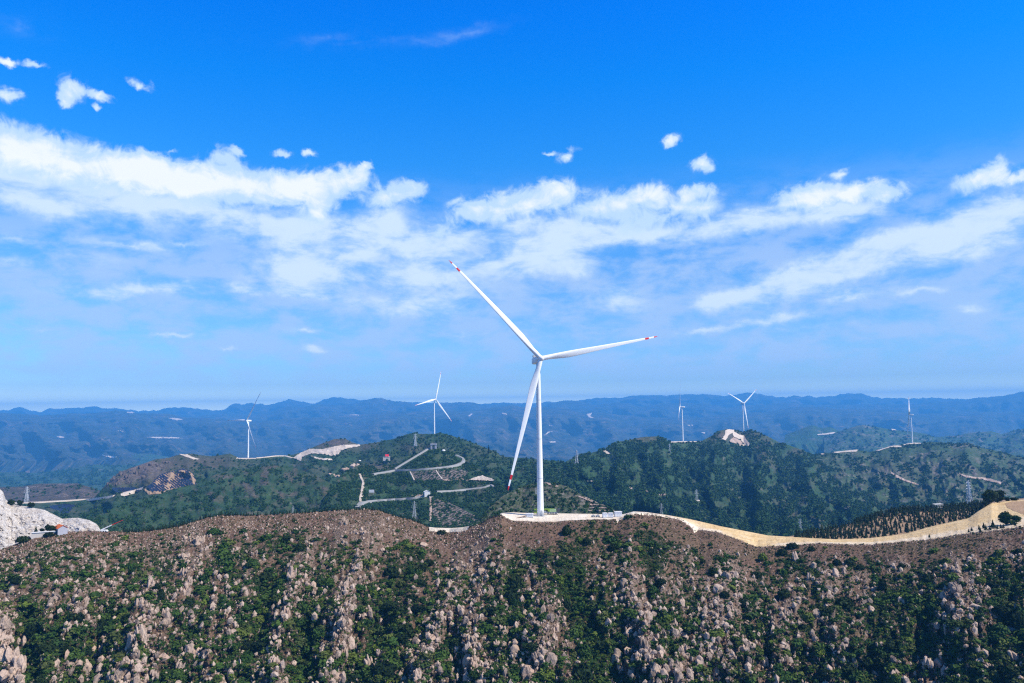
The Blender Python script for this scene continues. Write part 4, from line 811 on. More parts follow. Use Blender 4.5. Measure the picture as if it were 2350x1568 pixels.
def turbine_meshes():
    t = MB(); zs = np.linspace(0.4, 97.6, 26); 
    t.tube([(0, 0, z) for z in zs], [2.12 - 0.82 * ((z / 97.6) ** 1.15) for z in zs], 40)
    fl = MB()
    for z in (24, 49, 74): fl.tube([(0, 0, z - .12), (0, 0, z + .12)], 2.12 - 0.82 * ((z / 97.6) ** 1.15) + .035, 40)
    fd = MB(); fd.tube([(0, 0, -1.2), (0, 0, 0.25), (0, 0, 0.42)], [4.2, 4.2, 2.6], 32)
    d = MB(); d.box((0.2, -2.12, 2.6), (0.95, 0.18, 2.1)); d.box((0.2, -2.35, 1.45), (1.3, 0.7, 0.12))
    for i in range(5): d.box((0.2, -2.8 - .28 * i, 1.3 - .26 * i), (1.1, .3, .08))
    for sx in (-.5, .9): d.bar((sx, -2.6, 2.3), (sx, -4.0, 1.1), .07); d.bar((sx, -2.6, 1.4), (sx, -2.6, 2.3), .06)
    # nacelle: rounded box lofted front to back, along +y (downwind)
    n = MB(); pr = [(-3.3, 1.5, 1.6, 0), (-2.6, 1.85, 1.95, 0), (0, 2.05, 2.15, .05), (4.5, 2.05, 2.2, .1), (7.6, 1.95, 2.05, .15), (8.6, 1.5, 1.6, .15)]; K = 20; V = []
    for y, hx, hz, oz in pr:
        for k in range(K):
            a = 2 * math.pi * k / K; ca, sa = math.cos(a), math.sin(a); e = 0.42
            V.append((hx * math.copysign(abs(ca) ** e, ca), y, hz * math.copysign(abs(sa) ** e, sa) + oz))
    Fs = [(i * K + k, (i + 1) * K + k, (i + 1) * K + (k + 1) % K, i * K + (k + 1) % K) for i in range(len(pr) - 1) for k in range(K)]
    Fs += [tuple(range(K)), tuple(reversed(range((len(pr) - 1) * K, len(pr) * K)))]
    n.add(V, Fs)
    co = MB(); co.box((0, 5.4, 3.1), (3.4, 1.6, 1.3)); co.bar((0.9, 7.4, 2.2), (0.9, 7.4, 4.1), .12); co.bar((-.9, 7.4, 2.2), (-.9, 7.4, 4.1), .12); co.bar((-.9, 7.4, 3.7), (.9, 7.4, 3.7), .1)
    s = MB(); ys = np.linspace(0, 1, 12); s.tube([(0, -3.6 - 5.0 * y, 0) for y in ys], [2.15 * math.sqrt(max(1 - (max(y - .3, 0) / .7) ** 2, 0.0004)) for y in ys], 28)
    return {'tower': t.mesh('tower', M_white, True), 'flange': fl.mesh('flange', M_grey, True), 'foundation': fd.mesh('foundation', M_conc, False), 'door': d.mesh('door', M_grey), 'nacelle': n.mesh('nacelle', M_white, True), 'cooler': co.mesh('cooler', M_grey), 'spinner': s.mesh('spinner', M_white, True)}
M_conc = flat('concrete', (0.46, 0.44, 0.41), 0.9, 0.12)
TM = turbine_meshes()
TAU = math.radians(5)
def turbine(base, s, yaw, angs, cone, label, near_=False, pitch=0.0):
    r = empty('wind_turbine', base, math.radians(yaw), s); tag(r, label, 'wind turbine', 'wind turbines on the hills')
    tw = link('tower', TM['tower'], r)
    if near_: link('flange', TM['flange'], tw); link('door', TM['door'], tw)
    link('foundation', TM['foundation'], r)
    a = Vector((0, -math.cos(TAU), math.sin(TAU))); hub = Vector((0, 0, 100.0)) + a * 6.0
    tilt = Matrix.Rotation(-TAU, 4, 'X')
    nc = link('nacelle', TM['nacelle'], r); nc.matrix_local = Matrix.Translation((0, 0, 100.0)) @ tilt
    if near_: link('cooler', TM['cooler'], nc)
    sp = link('spinner', TM['spinner'], r); sp.matrix_local = Matrix.Translation((0, 0, 100.0)) @ tilt
    u = Vector((1, 0, 0)); v = a.cross(u)
    for th in angs:
        th = math.radians(th); d0 = u * math.cos(th) + v * math.sin(th); d = (d0 * math.cos(cone) + a * math.sin(cone)).normalized()
        t = a.cross(d).normalized(); x = -t; x = (Matrix.Rotation(math.radians(pitch), 3, d) @ x).normalized(); y = d.cross(x).normalized()
        b = link('blade', BLADE if near_ else BLADE_FAR, r); b.matrix_local = Matrix.Translation(hub) @ Matrix(((x[0], y[0], d[0], 0), (x[1], y[1], d[1], 0), (x[2], y[2], d[2], 0), (0, 0, 0, 1)))
    return r
def tri(t): return (t, t + 120, t - 120)
padz = lambda px, py: pad.pt(px, py)
turbine(padz(1240.5, 1184.3), .972, 15.9, (10.7, 132.4, 253.6), math.radians(.4), 'giant white wind turbine with red-banded blade tips standing on the gravel pad', True)
turbine(hill_a.pt(569.3, 1052.4), 1.0, -33, tri(60.4), 0, 'small white wind turbine on the ridge above the dirt road, one blade pointing level left')
turbine(hill_a.pt(996.9, 996.4) - np.array([0, 0, 2.0]), .95, 50, tri(71.7), math.radians(3.5), 'white wind turbine on the highest point of the central wooded hill')
turbine(hill_e.pt(1567.3, 1014.4), .985, -101, tri(93.0), math.radians(3), 'white wind turbine seen edge-on on a pale strip west of the white scar')
turbine(hill_e.pt(1706.6, 992.8) - np.array([0, 0, 2.0]), .995, 33.6, tri(35), math.radians(3), 'white wind turbine on the peak with the white quarried scar, blades forming a Y')
turbine(hill_f.pt(2094.0, 1018.3), .985, -115, tri(131), math.radians(2), 'small white wind turbine at the end of the pale ridge track, one broad blade up', False, 75)

# ------------------------------------------------------------------ roads, bare patches and fields on the hills
zL = lambda pts: [(745.8 + x / 5.12, 1004 + y / 5.12) for x, y in pts]
ZA = lambda pts: [za(*p) for p in pts]
ZB = lambda pts: [zb(*p) for p in pts]
ZC = lambda pts: [zc(*p) for p in pts]
ZY = lambda pts: [zy(*p) for p in pts]
def f_pale(lo, hi, dk):
    def fn(T, b):
        n = T.noise(T.pos, 0.03, 6, 0.65); f = T.noise(T.pos, 0.2, 5, 0.7)
        c = T.ramp(n, [(0.3, lo), (0.7, hi)]); c = T.mix(T.maprange(f, 0.55, 0.72, 0, 0.6), c, dk); T.set(b.inputs['Base Color'], c); T.l.new(T.bump(f, 0.8, 4), b.inputs['Normal'])
    return fn
M_pale = mat('pale_earth', f_pale((0.50, 0.40, 0.31), (0.70, 0.60, 0.50), (0.35, 0.26, 0.21)))
M_pink = mat('pinkish_earth', f_pale((0.34, 0.24, 0.19), (0.50, 0.38, 0.30), (0.22, 0.16, 0.13)))
M_asph = flat('road_surface', (0.27, 0.265, 0.25), 0.9, 0.1, 0.1)
def f_field(T, b):
    m = T.node('ShaderNodeMapping'); T.l.new(T.pos, m.inputs[0]); m.inputs['Rotation'].default_value = (0, 0, 0.35)
    w = T.node('ShaderNodeTexWave', _wave_type='BANDS', _bands_direction='X'); T.l.new(m.outputs[0], w.inputs['Vector']); w.inputs['Scale'].default_value = 0.05; w.inputs['Distortion'].default_value = 5.0; w.inputs['Detail'].default_value = 4; w.inputs['Detail Scale'].default_value = 1.5
    n = T.noise(T.pos, 0.12, 5, 0.7)
    c = T.ramp(T.math('ADD', T.math('MULTIPLY', w.outputs['Fac'], 0.55), T.math('MULTIPLY', n, 0.5)), [(0.35, (0.035, 0.04, 0.028)), (0.5, (0.10, 0.08, 0.065)), (0.75, (0.18, 0.145, 0.12))]); T.set(b.inputs['Base Color'], c)
M_field = mat('terraced_field', f_field)
field1 = zL([(1290, 720), (1460, 770), (1600, 840), (1750, 920), (1850, 990), (1760, 1040), (1560, 1045), (1330, 1040), (1265, 960), (1260, 800)])
field2 = zL([(1000, 410), (1300, 395), (1380, 500), (1060, 515)])
field3 = zL([(1320, 395), (1600, 380), (1680, 420), (1640, 480), (1390, 500)])
patch(hill_c, 'field', field1, [M_field], 0.8); patch(hill_c, 'field', field2, [M_field], 0.8); patch(hill_c, 'field', field3, [M_field], 0.8)
pp = [(hill_c, zL([(1690, 512), (1740, 490), (1800, 470), (1850, 460), (1900, 478), (1960, 495), (1992, 512), (1975, 528), (1900, 522), (1800, 515)]), M_pale, 2.0),
      (hill_c, zL([(1380, 505), (1500, 490), (1640, 490), (1690, 510), (1600, 520), (1440, 520)]), M_pink, 1.0),
      (hill_c, zL([(940, 705), (1040, 685), (1150, 665), (1165, 690), (1060, 708)]), M_pink, 1.0),
      (hill_c, zL([(1220, 700), (1290, 705), (1285, 716), (1225, 716)]), M_pale, 1.0),
      (hill_c, zL([(1830, 400), (1870, 390), (1930, 405), (1920, 418), (1840, 416)]), M_pink, 1.0),
      (hill_a, ZB([(330, 745), (400, 700), (480, 665), (600, 668), (720, 640), (800, 628), (930, 626), (935, 640), (840, 655), (760, 680), (740, 715), (690, 730), (600, 712), (500, 705), (420, 735), (400, 775)]), M_pale, 1.0),
      (hill_a, ZB([(480, 720), (560, 745), (680, 755), (690, 768), (600, 765), (500, 745)]), M_pale, 1.0),
      (hill_a, ZA([(1600, 712), (1680, 716), (1740, 745), (1790, 758), (1740, 762), (1660, 735)]), M_pale, 1.0),
      (hill_a, ZA([(2115, 752), (2135, 728), (2150, 745), (2230, 748), (2294, 742), (2294, 756), (2200, 758)]), M_pale, 1.0),
      (hill_e, ZC([(815, 690), (840, 678), (860, 695), (890, 712), (880, 718), (830, 708)]), M_pale, 1.5),
      (hill_e, ZC([(1420, 602), (1520, 592), (1600, 596), (1690, 592), (1695, 600), (1600, 606), (1500, 606), (1430, 610)]), M_pale, 1.0),
      (hill_e, ZC([(1880, 580), (1905, 545), (1915, 500), (1950, 490), (1995, 498), (1990, 512), (2040, 540), (2075, 545), (2100, 585), (2130, 620), (2120, 640), (2025, 638), (2020, 630), (2085, 625), (2050, 585), (1985, 555), (1975, 520), (1945, 540), (1915, 590)]), M_pale, 1.5),
      (hill_e, ZC([(1950, 590), (1985, 562), (2045, 590), (2075, 618), (2060, 628), (1990, 615), (1955, 605)]), M_pink, 1.2),
      (hill_e, ZC([(1020, 1000), (1100, 1020), (1180, 1035), (1260, 1046), (1330, 1058), (1390, 1075), (1340, 1085), (1240, 1060), (1130, 1045), (1040, 1020)]), M_pink, 1.0),
      (hill_e, ZC([(665, 952), (740, 955), (735, 962), (680, 962)]), M_pale, 1.0), (hill_e, ZC([(1645, 1130), (1680, 1128), (1682, 1138), (1650, 1140)]), M_pale, 1.5),
      (hill_f, ZY([(450, 712), (480, 706), (510, 704), (505, 715), (470, 717)]), M_pale, 1.5), (hill_f, ZY([(585, 700), (620, 684), (690, 668), (760, 674), (808, 674), (795, 690), (700, 694), (620, 702)]), M_pale, 1.5),
      (hill_f, ZY([(960, 684), (1010, 655), (1060, 645), (1130, 632), (1195, 640), (1195, 652), (1100, 650), (1040, 668), (985, 686)]), M_pale, 1.5),
      (hill_f, ZY([(1210, 628), (1270, 612), (1330, 598), (1350, 595), (1372, 620), (1290, 624), (1220, 632)]), M_pale, 1.5),
      (hill_f, ZY([(1100, 870), (1150, 900), (1220, 935), (1300, 965), (1350, 985), (1340, 992), (1240, 960), (1150, 925), (1105, 890)]), M_pink, 1.2),
      (hill_f, ZY([(1700, 885), (1760, 900), (1860, 920), (1960, 925), (2080, 960), (2100, 985), (2000, 960), (1900, 940), (1780, 925)]), M_pink, 1.2),
      (hill_d, ZC([(680, 1160), (780, 1165), (870, 1170), (885, 1176), (700, 1172)]), M_pink, .6), (hill_d, ZC([(685, 1188), (800, 1192), (890, 1194), (900, 1200), (700, 1200)]), M_pink, .6), (hill_d, ZC([(680, 1216), (800, 1218), (915, 1215), (920, 1222), (690, 1226)]), M_pink, .6), (hill_d, ZC([(585, 1090), (640, 1088), (730, 1130), (770, 1150), (720, 1145), (640, 1112)]), M_pink, .6),
      (hill_d, ZC([(300, 965), (360, 980), (420, 1000), (400, 1008), (330, 990)]), M_pink, .6)]
for sh, pg, m, up in pp:
    if m is M_pale or up >= 1.2: BARE.append(pg)
    patch(sh, 'bare_ground', pg, [m], up, 0.9)
# distant workings and tracks
for sh, pg in [(rng1, ZA([(1310, 562), (1420, 560), (1560, 561), (1640, 572), (1560, 574), (1400, 572)])), (rng1, ZA([(1052, 506), (1075, 498), (1110, 510), (1080, 514)])), (rng1, ZA([(505, 558), (540, 550), (580, 564), (540, 570)])), (rng1, ZA([(1510, 392), (1560, 388), (1640, 402), (1580, 410)])), (rng1, ZA([(1130, 335), (1180, 332), (1210, 345), (1150, 346)])), (rng1, ZA([(850, 685), (870, 705), (960, 730), (1050, 740), (1010, 752), (900, 722)])),
               (rng1, ZB([(60, 366), (180, 362), (380, 376), (360, 386), (200, 374)])), (rng1, ZB([(1900, 372), (1925, 348), (1945, 352), (1915, 376)])), (rng1, ZB([(2200, 342), (2240, 350), (2250, 360), (2210, 354)])), (rng1, ZB([(830, 358), (920, 358), (920, 366), (830, 366)])),
               (rng1, ZC([(285, 545), (320, 515), (370, 508), (330, 522), (300, 545)])), (rng1, ZC([(665, 355), (690, 350), (720, 340), (700, 372), (740, 392), (690, 385)])), (rng1, ZC([(1570, 452), (1640, 448), (1610, 466), (1590, 462)])), (rng1, ZC([(330, 602), (390, 600), (390, 610), (335, 610)])), (rng1, ZC([(330, 452), (370, 455), (360, 462), (335, 460)])), (rng1, ZC([(1680, 520), (1740, 518), (1725, 530)])),
               (rng1, ZY([(240, 270), (275, 268), (270, 282), (245, 280)])), (rng1, ZY([(210, 490), (240, 478), (248, 492), (220, 500)])), (hill_j, ZY([(440, 538), (520, 528), (605, 518), (606, 530), (520, 542), (450, 546)])), (hill_k, ZY([(1100, 490), (1130, 486), (1150, 500), (1115, 502)]))]:
    patch(sh, 'bare_ground', pg, [M_pale], 6.0, 0.8, rag=0.8)
ribbon(hill_c, 'road', zL([(560, 438), (590, 430), (720, 412), (830, 388), (950, 388), (1050, 385), (1250, 371), (1450, 350), (1560, 325), (1615, 295), (1640, 268), (1615, 246), (1540, 215)]), 8, [M_asph], 2.0, n=60)
ribbon(hill_c, 'road', zL([(405, 440), (430, 500), (450, 530), (435, 620), (410, 740), (420, 770)]), 6, [M_pale], 2.0)
ribbon(hill_c, 'road', zL([(380, 835), (420, 772), (520, 755), (700, 741), (900, 729), (1060, 716), (1200, 690)]), [13, 12, 8, 7, 7, 7, 7], [M_asph], 2.0, n=60)
ribbon(hill_c, 'road', zL([(1310, 640), (1500, 632), (1600, 622), (1700, 610), (1800, 600), (1900, 585), (1950, 556), (1985, 590)]), 7, [M_asph], 1.6)
ribbon(hill_c, 'path', zL([(1240, 716), (1240, 880), (1238, 990)]), 5, [M_pink], 1.2)
ribbon(hill_c, 'path', zL([(1000, 410), (1025, 460), (1050, 512)]), 3.5, [M_pale], 1.5); ribbon(hill_c, 'path', zL([(1305, 395), (1340, 450), (1380, 500)]), 4, [M_pale], 1.5)
ribbon(hill_a, 'road', ZB([(0, 746), (90, 738), (180, 727), (260, 727), (330, 748)]), 8, [M_pale], 1.5)
ribbon(hill_a, 'road', [(-60, 1158), (20, 1156), (80, 1154), (154, 1150), (210, 1146), (256, 1140), (307, 1127), (333, 1119)], [20, 20, 22, 24, 20, 14, 12, 8], [M_pale], 1.5)
tag(ribbon(hill_c, 'stairway', zL([(818, 380), (900, 330), (1000, 270), (1115, 200), (1150, 180), (1220, 135), (1320, 125)]), 5.5, [M_asph], 2.6), 'long straight pale stairway climbing to the gate on the central hill', 'stairway', kind='thing')
ribbon(near, 'road', [(985, 1214.5), (1000, 1216), (1033, 1216.8), (1060, 1215), (1080, 1211)], 3.5, [M_sand], 1.0, skirt=2)
# ------------------------------------------------------------------ woods
woods(hill_a, 20000, lambda x, y: 0.9 * sstep(-0.22, 0.2, fbm(x / 34, y / 24, 301, 4) + 0.25 * sstep(820, 1000, x)) * (1 - 0.9 * sstep(225, 250, x) * sstep(470, 400, x)), 1.5, 3.6, 'dark woods over the central ridge')
woods(hill_b, 13000, lambda x, y: 0.8 * sstep(-0.15, 0.3, fbm(x / 24, y / 20, 302, 4)), 1.1, 2.7, 'bushy woods over the green hill on the left')
woods(hill_c, 24000, lambda x, y: 0.95 * sstep(-0.28, 0.1, fbm(x / 26, y / 18, 303, 4)), 1.0, 2.6, 'dark woods around the hillside roads')
woods(hill_d, 5200, lambda x, y: 0.8 * sstep(-0.25, 0.2, fbm(x / 16, y / 14, 304, 4)), 0.8, 1.9, 'bushes on the brown spur behind the tall turbine')
woods(hill_e, 36000, lambda x, y: 0.9 * sstep(-0.28, 0.15, fbm(x / 34, y / 26, 305, 4)), 1.7, 4.2, 'dark woods over the mountain with the white scar')
woods(hill_f, 22000, lambda x, y: 0.8 * sstep(-0.12, 0.32, fbm(x / 30, y / 20, 306, 4)), 1.7, 4.0, 'scattered woods over the ridge with the pale track')

woods(hill_h, 9000, lambda x, y: 0.9 * sstep(-0.2, 0.15, fbm(x / 30, y / 16, 307, 4)), 4.5, 9.5, 'far dark woods behind the brown hill')
woods(hill_g, 5000, lambda x, y: 0.6 * sstep(0.0, 0.35, fbm(x / 20, y / 12, 308, 4)), 1.6, 3.6, 'bushes on the low brown hill behind the quarry')
woods(hill_k, 6000, lambda x, y: 0.8 * sstep(-0.1, 0.25, fbm(x / 26, y / 12, 309, 4)), 4.5, 9.5, 'far woods behind the pale ridge track')
M_bluff = flat('dark_granite', (0.11, 0.085, 0.075), 0.9, 0.45, 0.25)
CRAG_DK = []
for me_ in CRAG_ME:
    m2 = me_.copy(); m2.materials.clear(); m2.materials.append(M_bluff); CRAG_DK.append(m2)
for i, (cx, cy, w, h) in enumerate([(250,1112,14,14),(262,1100,16,18),(276,1104,18,16),(282,1090,18,18),(296,1096,20,18),(304,1082,20,16),(318,1088,18,18),(326,1074,18,14),(340,1080,20,16),(352,1068,20,14),(270,1112,16,12),(300,1108,18,12),(366,1072,18,12),(384,1062,18,10),(332,1096,18,12)]):
    o_ = link('rock_outcrop', CRAG_DK[i % 10]); P = hill_a.pt(cx, cy); k = P[1] / F; o_.location = P; o_.scale = (w * k * .62, w * k * .5, h * k * .55); o_.rotation_euler = (-.2, RNG.uniform(-.1, .3), RNG.uniform(-.5, .5)); tag(o_, 'dark grey crag of the rocky bluff above the solar field', 'rock outcrop', 'crags of the rocky bluff')
# ------------------------------------------------------------------ the white quarry
def f_quarry(T, b):
    n = T.noise(T.pos, 0.08, 6, 0.65); f = T.noise(T.pos, 0.45, 6, 0.7, 0.6); ck = T.noise(T.pos, 0.10, 5, 0.55, 1.8)
    c = T.ramp(n, [(0.3, (0.60, 0.50, 0.40)), (0.5, (0.76, 0.68, 0.58)), (0.7, (0.84, 0.78, 0.71))])
    c = T.mix(T.maprange(f, 0.60, 0.72, 0, 0.6), c, (0.36, 0.27, 0.20)); c = T.mix(T.maprange(T.math('ABSOLUTE', T.math('SUBTRACT', ck, 0.5)), 0.0, 0.03, 0.85, 0.0), c, (0.20, 0.16, 0.13)); T.set(b.inputs['Base Color'], c)
    T.l.new(T.bump(T.math('ADD', f, n), 1.0, 2.5), b.inputs['Normal'])
M_quarry = mat('quarry_rock', f_quarry)
quarry = Sheet('quarry', [(-500, 1090), (-60, 1118), (-12, 1120), (0, 1123), (7, 1129), (13, 1146), (25, 1157), (44, 1160), (64, 1163), (102, 1170.5), (122, 1180), (143, 1191), (160, 1189), (179, 1188.5), (205, 1194), (222, 1203), (229, 1213), (236, 1232)], [(-500, 720), (0, 690), (143, 640), (236, 600)], 1300, [(-500, 520), (236, 500)], -500, 236, 330, 80, relief=(('f', 10, 30, 40, 401), ('r', 8, 22, 18, 402), ('r', 3, 7, 6, 403)), g=lambda t: t ** 1.3, back=0.7)
_q = quarry.build([M_quarry]); _q.data.polygons.foreach_set('use_smooth', np.zeros(len(_q.data.polygons), bool))

# ------------------------------------------------------------------ buildings
M_wall = flat('grey_render', (0.40, 0.39, 0.42), 0.85, 0.08); M_wall2 = flat('white_render', (0.72, 0.70, 0.67), 0.85, 0.08)
M_tile = flat('orange_tiles', (0.68, 0.15, 0.03), 0.8, 0.18, 3.0); M_slate = flat('dark_roof', (0.06, 0.06, 0.07), 0.7, 0.2); M_redr = flat('red_roof', (0.62, 0.03, 0.05), 0.6, 0.1); M_pwall = flat('cream_render', (0.56, 0.50, 0.43), 0.85, 0.08)
M_glass = flat('window_glass', (0.03, 0.04, 0.05), 0.15, 0.1, 1, 0.6); M_wood_ = flat('timber', (0.16, 0.09, 0.05), 0.8)
def gable(name, P, w, l, h, rh, rz, wall, roof, label, cat='house', wins=True, over=0.35, group=None):
    """gabled building: ridge runs along local y"""
    r = empty(name, P, rz); tag(r, label, cat, group); b = MB()
    b.add([(-w/2, -l/2, -1.5), (w/2, -l/2, -1.5), (w/2, l/2, -1.5), (-w/2, l/2, -1.5), (-w/2, -l/2, h), (w/2, -l/2, h), (w/2, l/2, h), (-w/2, l/2, h), (0, -l/2, h + rh), (0, l/2, h + rh)],
          [(0, 1, 5, 4), (1, 2, 6, 5), (2, 3, 7, 6), (3, 0, 4, 7), (4, 5, 8), (6, 7, 9), (4, 8, 9, 7), (8, 5, 6, 9)])
    b.build('wall', wall, r)
    q = MB(); o = over; sl = rh / (w / 2); t = 0.16
    for sx in (-1, 1):
        e = (sx * (w/2 + o), h - sl * o + 0.05); c = (0, h + rh + 0.05)
        q.add([(e[0], -l/2 - o, e[1]), (c[0], -l/2 - o, c[1]), (c[0], l/2 + o, c[1]), (e[0], l/2 + o, e[1]), (e[0], -l/2 - o, e[1] + t), (c[0], -l/2 - o, c[1] + t), (c[0], l/2 + o, c[1] + t), (e[0], l/2 + o, e[1] + t)], [(0, 3, 2, 1), (4, 5, 6, 7), (0, 1, 5, 4), (1, 2, 6, 5), (2, 3, 7, 6), (3, 0, 4, 7)])
    q.build('roof', roof, r)
    if wins:
        for sx in (-1, 1):
            for yy in (-l * .25, l * .25):
                f = MB(); f.box((sx * (w/2 + .02), yy, h * .55), (.08, 1.1, 1.2)); fo = f.build('window', M_wall2, r); g = MB(); g.box((sx * (w/2 + .065), yy, h * .55), (.03, .9, 1.0)); g.build('pane', M_glass, fo)
        d = MB(); d.box((w/2 + .03, 0, 1.0), (.08, .95, 2.1)); d.build('door', M_wood_, r)
    return r
def house_at(px, py, **k): return near.pt(px, py)
gable('house', near.pt(136, 1224.5) + np.array([0, 1.5, 0.0]), 5.0, 7.4, 3.1, 1.5, math.radians(44), M_wall, M_tile, 'small house with bright orange tiled roof and plain grey gable beside the quarry', 'house')
gable('hut', near.pt(175, 1220.5) + np.array([0, 1.0, 0]), 1.7, 2.0, 1.25, .55, math.radians(20), M_wall, M_slate, 'tiny grey hut with dark roof in front of the white quarry', 'hut', False, .2)
p = MB(); p.tube([(0, 0, 0), (0, 0, 6.6)], .09, 8); p.bar((-.5, 0, 6.1), (.5, 0, 6.1), .1); o_ = p.build('pole', M_darkm); o_.location = near.pt(146.5, 1222.0) + np.array([0, 3.0, 0]); tag(o_, 'thin dark pole rising behind the orange-roofed house', 'pole')
# terrace wall: follows the crest left of the house
tw = MB(); A_, B_ = near.pt(72, 1237), near.pt(128, 1226)
dv = B_ - A_; L_ = np.linalg.norm(dv[:2]); rz_ = math.atan2(dv[1], dv[0]); zt = max(A_[2], B_[2]) + 1.6
def bx_(name, mat_, parent, hgt, thick, z, off=0.0, ln=L_):
    b = MB(); b.box((ln / 2, off, z), (ln, thick, hgt)); return b.build(name, mat_, parent)
r_ = empty('terrace_wall', (A_[0], A_[1], zt), rz_); tag(r_, 'long low grey terrace wall with coping beside the orange-roofed house', 'wall'); bx_('wall', M_pwall, r_, 5.0, 1.2, -2.55); bx_('coping', M_wall2, r_, .35, 1.7, .1, -.1)
f_ = MB(); f_.box((L_ / 2, 5.2, -.35), (L_, 8.6, .3)); f_.build('terrace', M_conc, r_)
TERR = (A_, dv, rz_, zt)
def bush_tree(name, P, w, h, label, cat, mats=M_dark, trunk=0.25, group=None, leaves=900, size=.13):
    r = empty(name, P, RNG.uniform(0, 6)); tag(r, label, cat, group); t = MB(); t.tube([(0, 0, -.4), (.05 * w, 0, h * .3), (0, .05 * w, h * .62)], [trunk, trunk * .75, trunk * .4], 8)
    for k in range(5):
        a = k * 1.3; t.tube([(0, 0, h * (.3 + .05 * k)), (.26 * w * math.cos(a), .26 * w * math.sin(a), h * (.5 + .06 * k))], [trunk * .5, trunk * .2], 6)
    t.build('trunk', M_bark, r); Vs, Fs, n = [], [], 0
    for k in range(7):
        V, Fc = shrub_shape(sh_rng, leaves // 7, ICO1, size * 2.0, .9); s = RNG.uniform(.26, .38); a = k * 2.4; q = .24 if k else 0
        V = V * np.array([s * w * 1.1, s * w * 1.1, s * h * 1.0]) + np.array([q * w * math.cos(a), q * w * math.sin(a), h * (.26 + .52 * (k / 6.0))]); Vs.append(V); Fs.append(Fc + n); n += len(V)
    link('crown', fast_mesh('crown', np.concatenate(Vs), np.concatenate(Fs), [mats]), r); return r
def on_terr(t, off): A, dv, rz, z = TERR; p_ = A + dv * t; return np.array([p_[0] - off * math.sin(rz), p_[1] + off * math.cos(rz), z - .2])
add_conifer(on_terr(.16, 1.6), 3.6, 'slender dark cypress standing alone on the terrace wall', 'conifers by the house')
bush_tree('tree', on_terr(.42, 2.2), 2.4, 1.9, 'low dark hedge-like bush on the terrace between cypress and trees', 'tree')
bush_tree('tree', on_terr(.64, 2.0), 2.4, 4.0, 'taller pointed dark tree on the terrace left of the orange roof', 'tree')
bush_tree('tree', on_terr(.80, 1.8), 3.4, 3.2, 'rounded dark tree hiding the left end of the orange roof', 'tree')
bush_tree('tree', on_terr(.94, 1.6), 2.8, 2.7, 'dark tree against the grey gable of the orange-roofed house', 'tree')
for cx, cy, w, h, l in [(26, 1160, 5.5, 4.5, 'dark tree on the quarry rim at the far left edge'), (46, 1162, 4.2, 4.5, 'small dark tree on the quarry rim, middle of three'), (72, 1166, 5.0, 4.6, 'dark tree on the quarry rim beside the gully')]:
    bush_tree('tree', quarry.pt(cx, cy), w, h, l, 'tree', M_dark, .3)
for cx, cy, w, h, l in [(2280, 1155, 9.5, 8.5, 'big dark tree where the sandy road tops the rise'), (2295, 1153, 8.5, 8.0, 'big dark tree adjoining its twin at the top of the sandy road'), (2268, 1158, 3.5, 3.0, 'small dark tree left of the big pair at the road top'), (2318, 1150, 3.5, 2.8, 'low dark tree right of the big pair at the road top'), (2333, 1149, 4.5, 2.6, 'low bushy tree on the skyline near the right edge')]:
    bush_tree('tree', road.pt(cx, float(road.top(cx)) + 1.0) + np.array([0, 3, -.6]), w, h, l, 'tree', M_dark, .35)
for cx, cy, w, h, l in [(2309, 1205, 6.5, 6.6, 'loose green bushy tree on the near side of the rising sandy road'), (2333, 1201, 4.6, 4.2, 'smaller bushy tree right of the loose one beside the sandy road'), (2322, 1205, 3.4, 2.6, 'low bush between two bushy trees beside the sandy road')]:
    bush_tree('tree', road.pt(cx, cy), w, h, l, 'tree', M_shrub, .25)
cutp = [(2306, 1156), (2320, 1152), (2352, 1150), (2500, 1142), (2500, 1178), (2360, 1184), (2330, 1174), (2312, 1166)]
patch(road, 'earth_bank', cutp, [M_cut], .12, 1.0)
# buildings on the central hill
def mini(name, P, w, l, h, rh, rz, wall, roof, label, cat='building', **k): return gable(name, P, w, l, h, rh, rz, wall, roof, label, cat, k.pop('wins', False), .6, **k)
P = hill_a.pt(887, 1056); mini('temple', P, 16, 10, 7, 0.6, .1, M_pwall, M_wall2, 'white building with a red roof halfway up the central wooded hill', 'building')
mini('temple_hall', P + np.array([1, 2, 6.6]), 9.5, 7, 3, 3.4, 1.6, M_redr, M_redr, 'bright red hall standing on the white building of the central hill', 'building')
P = hill_c.pt(980, 1139); mini('gatehouse', P, 9, 7, 7, 2.0, .3, M_wall2, M_wall2, 'small white gatehouse at the end of the lower hillside road', 'building')
P = hill_c.pt(995, 1031); g_ = empty('gate_tower', P); tag(g_, 'grey stone gate tower at the top of the long stairway', 'tower'); b = MB(); b.box((-4, 0, 4), (3, 4, 9)); b.box((4, 0, 4), (3, 4, 9)); b.build('pillar', M_wall, g_); b = MB(); b.box((0, 0, 9.6), (12.5, 5, 2.4)); b.build('lintel', M_wall, g_)
for cx, cy, s, l in [(1018, 1036.5, 4, 'small white dome on the slope right of the stairway top'), (826, 1063, 3.6, 'white domed pavilion on top of the pinkish rock outcrop')]:
    V, Fc = ICO2; V = V * np.array([s, s, s * .8]); V[:, 2] = np.maximum(V[:, 2], 0); o_ = link('dome', fast_mesh('dome', V, Fc, [M_wall2], True)); P = (hill_c if cx > 900 else hill_a).pt(cx, cy); o_.location = P + np.array([0, -2, 5.0 if cx < 900 else 1.0]); tag(o_, l, 'dome')
bb = empty('billboard', hill_c.pt(853.5, 1134.5) + np.array([0, -3, 0])); tag(bb, 'plain white billboard in the dark wood beside the left hillside road', 'billboard'); b = MB(); b.box((0, 0, 5.2), (8.0, .3, 4.4)); b.build('panel', M_wall2, bb)
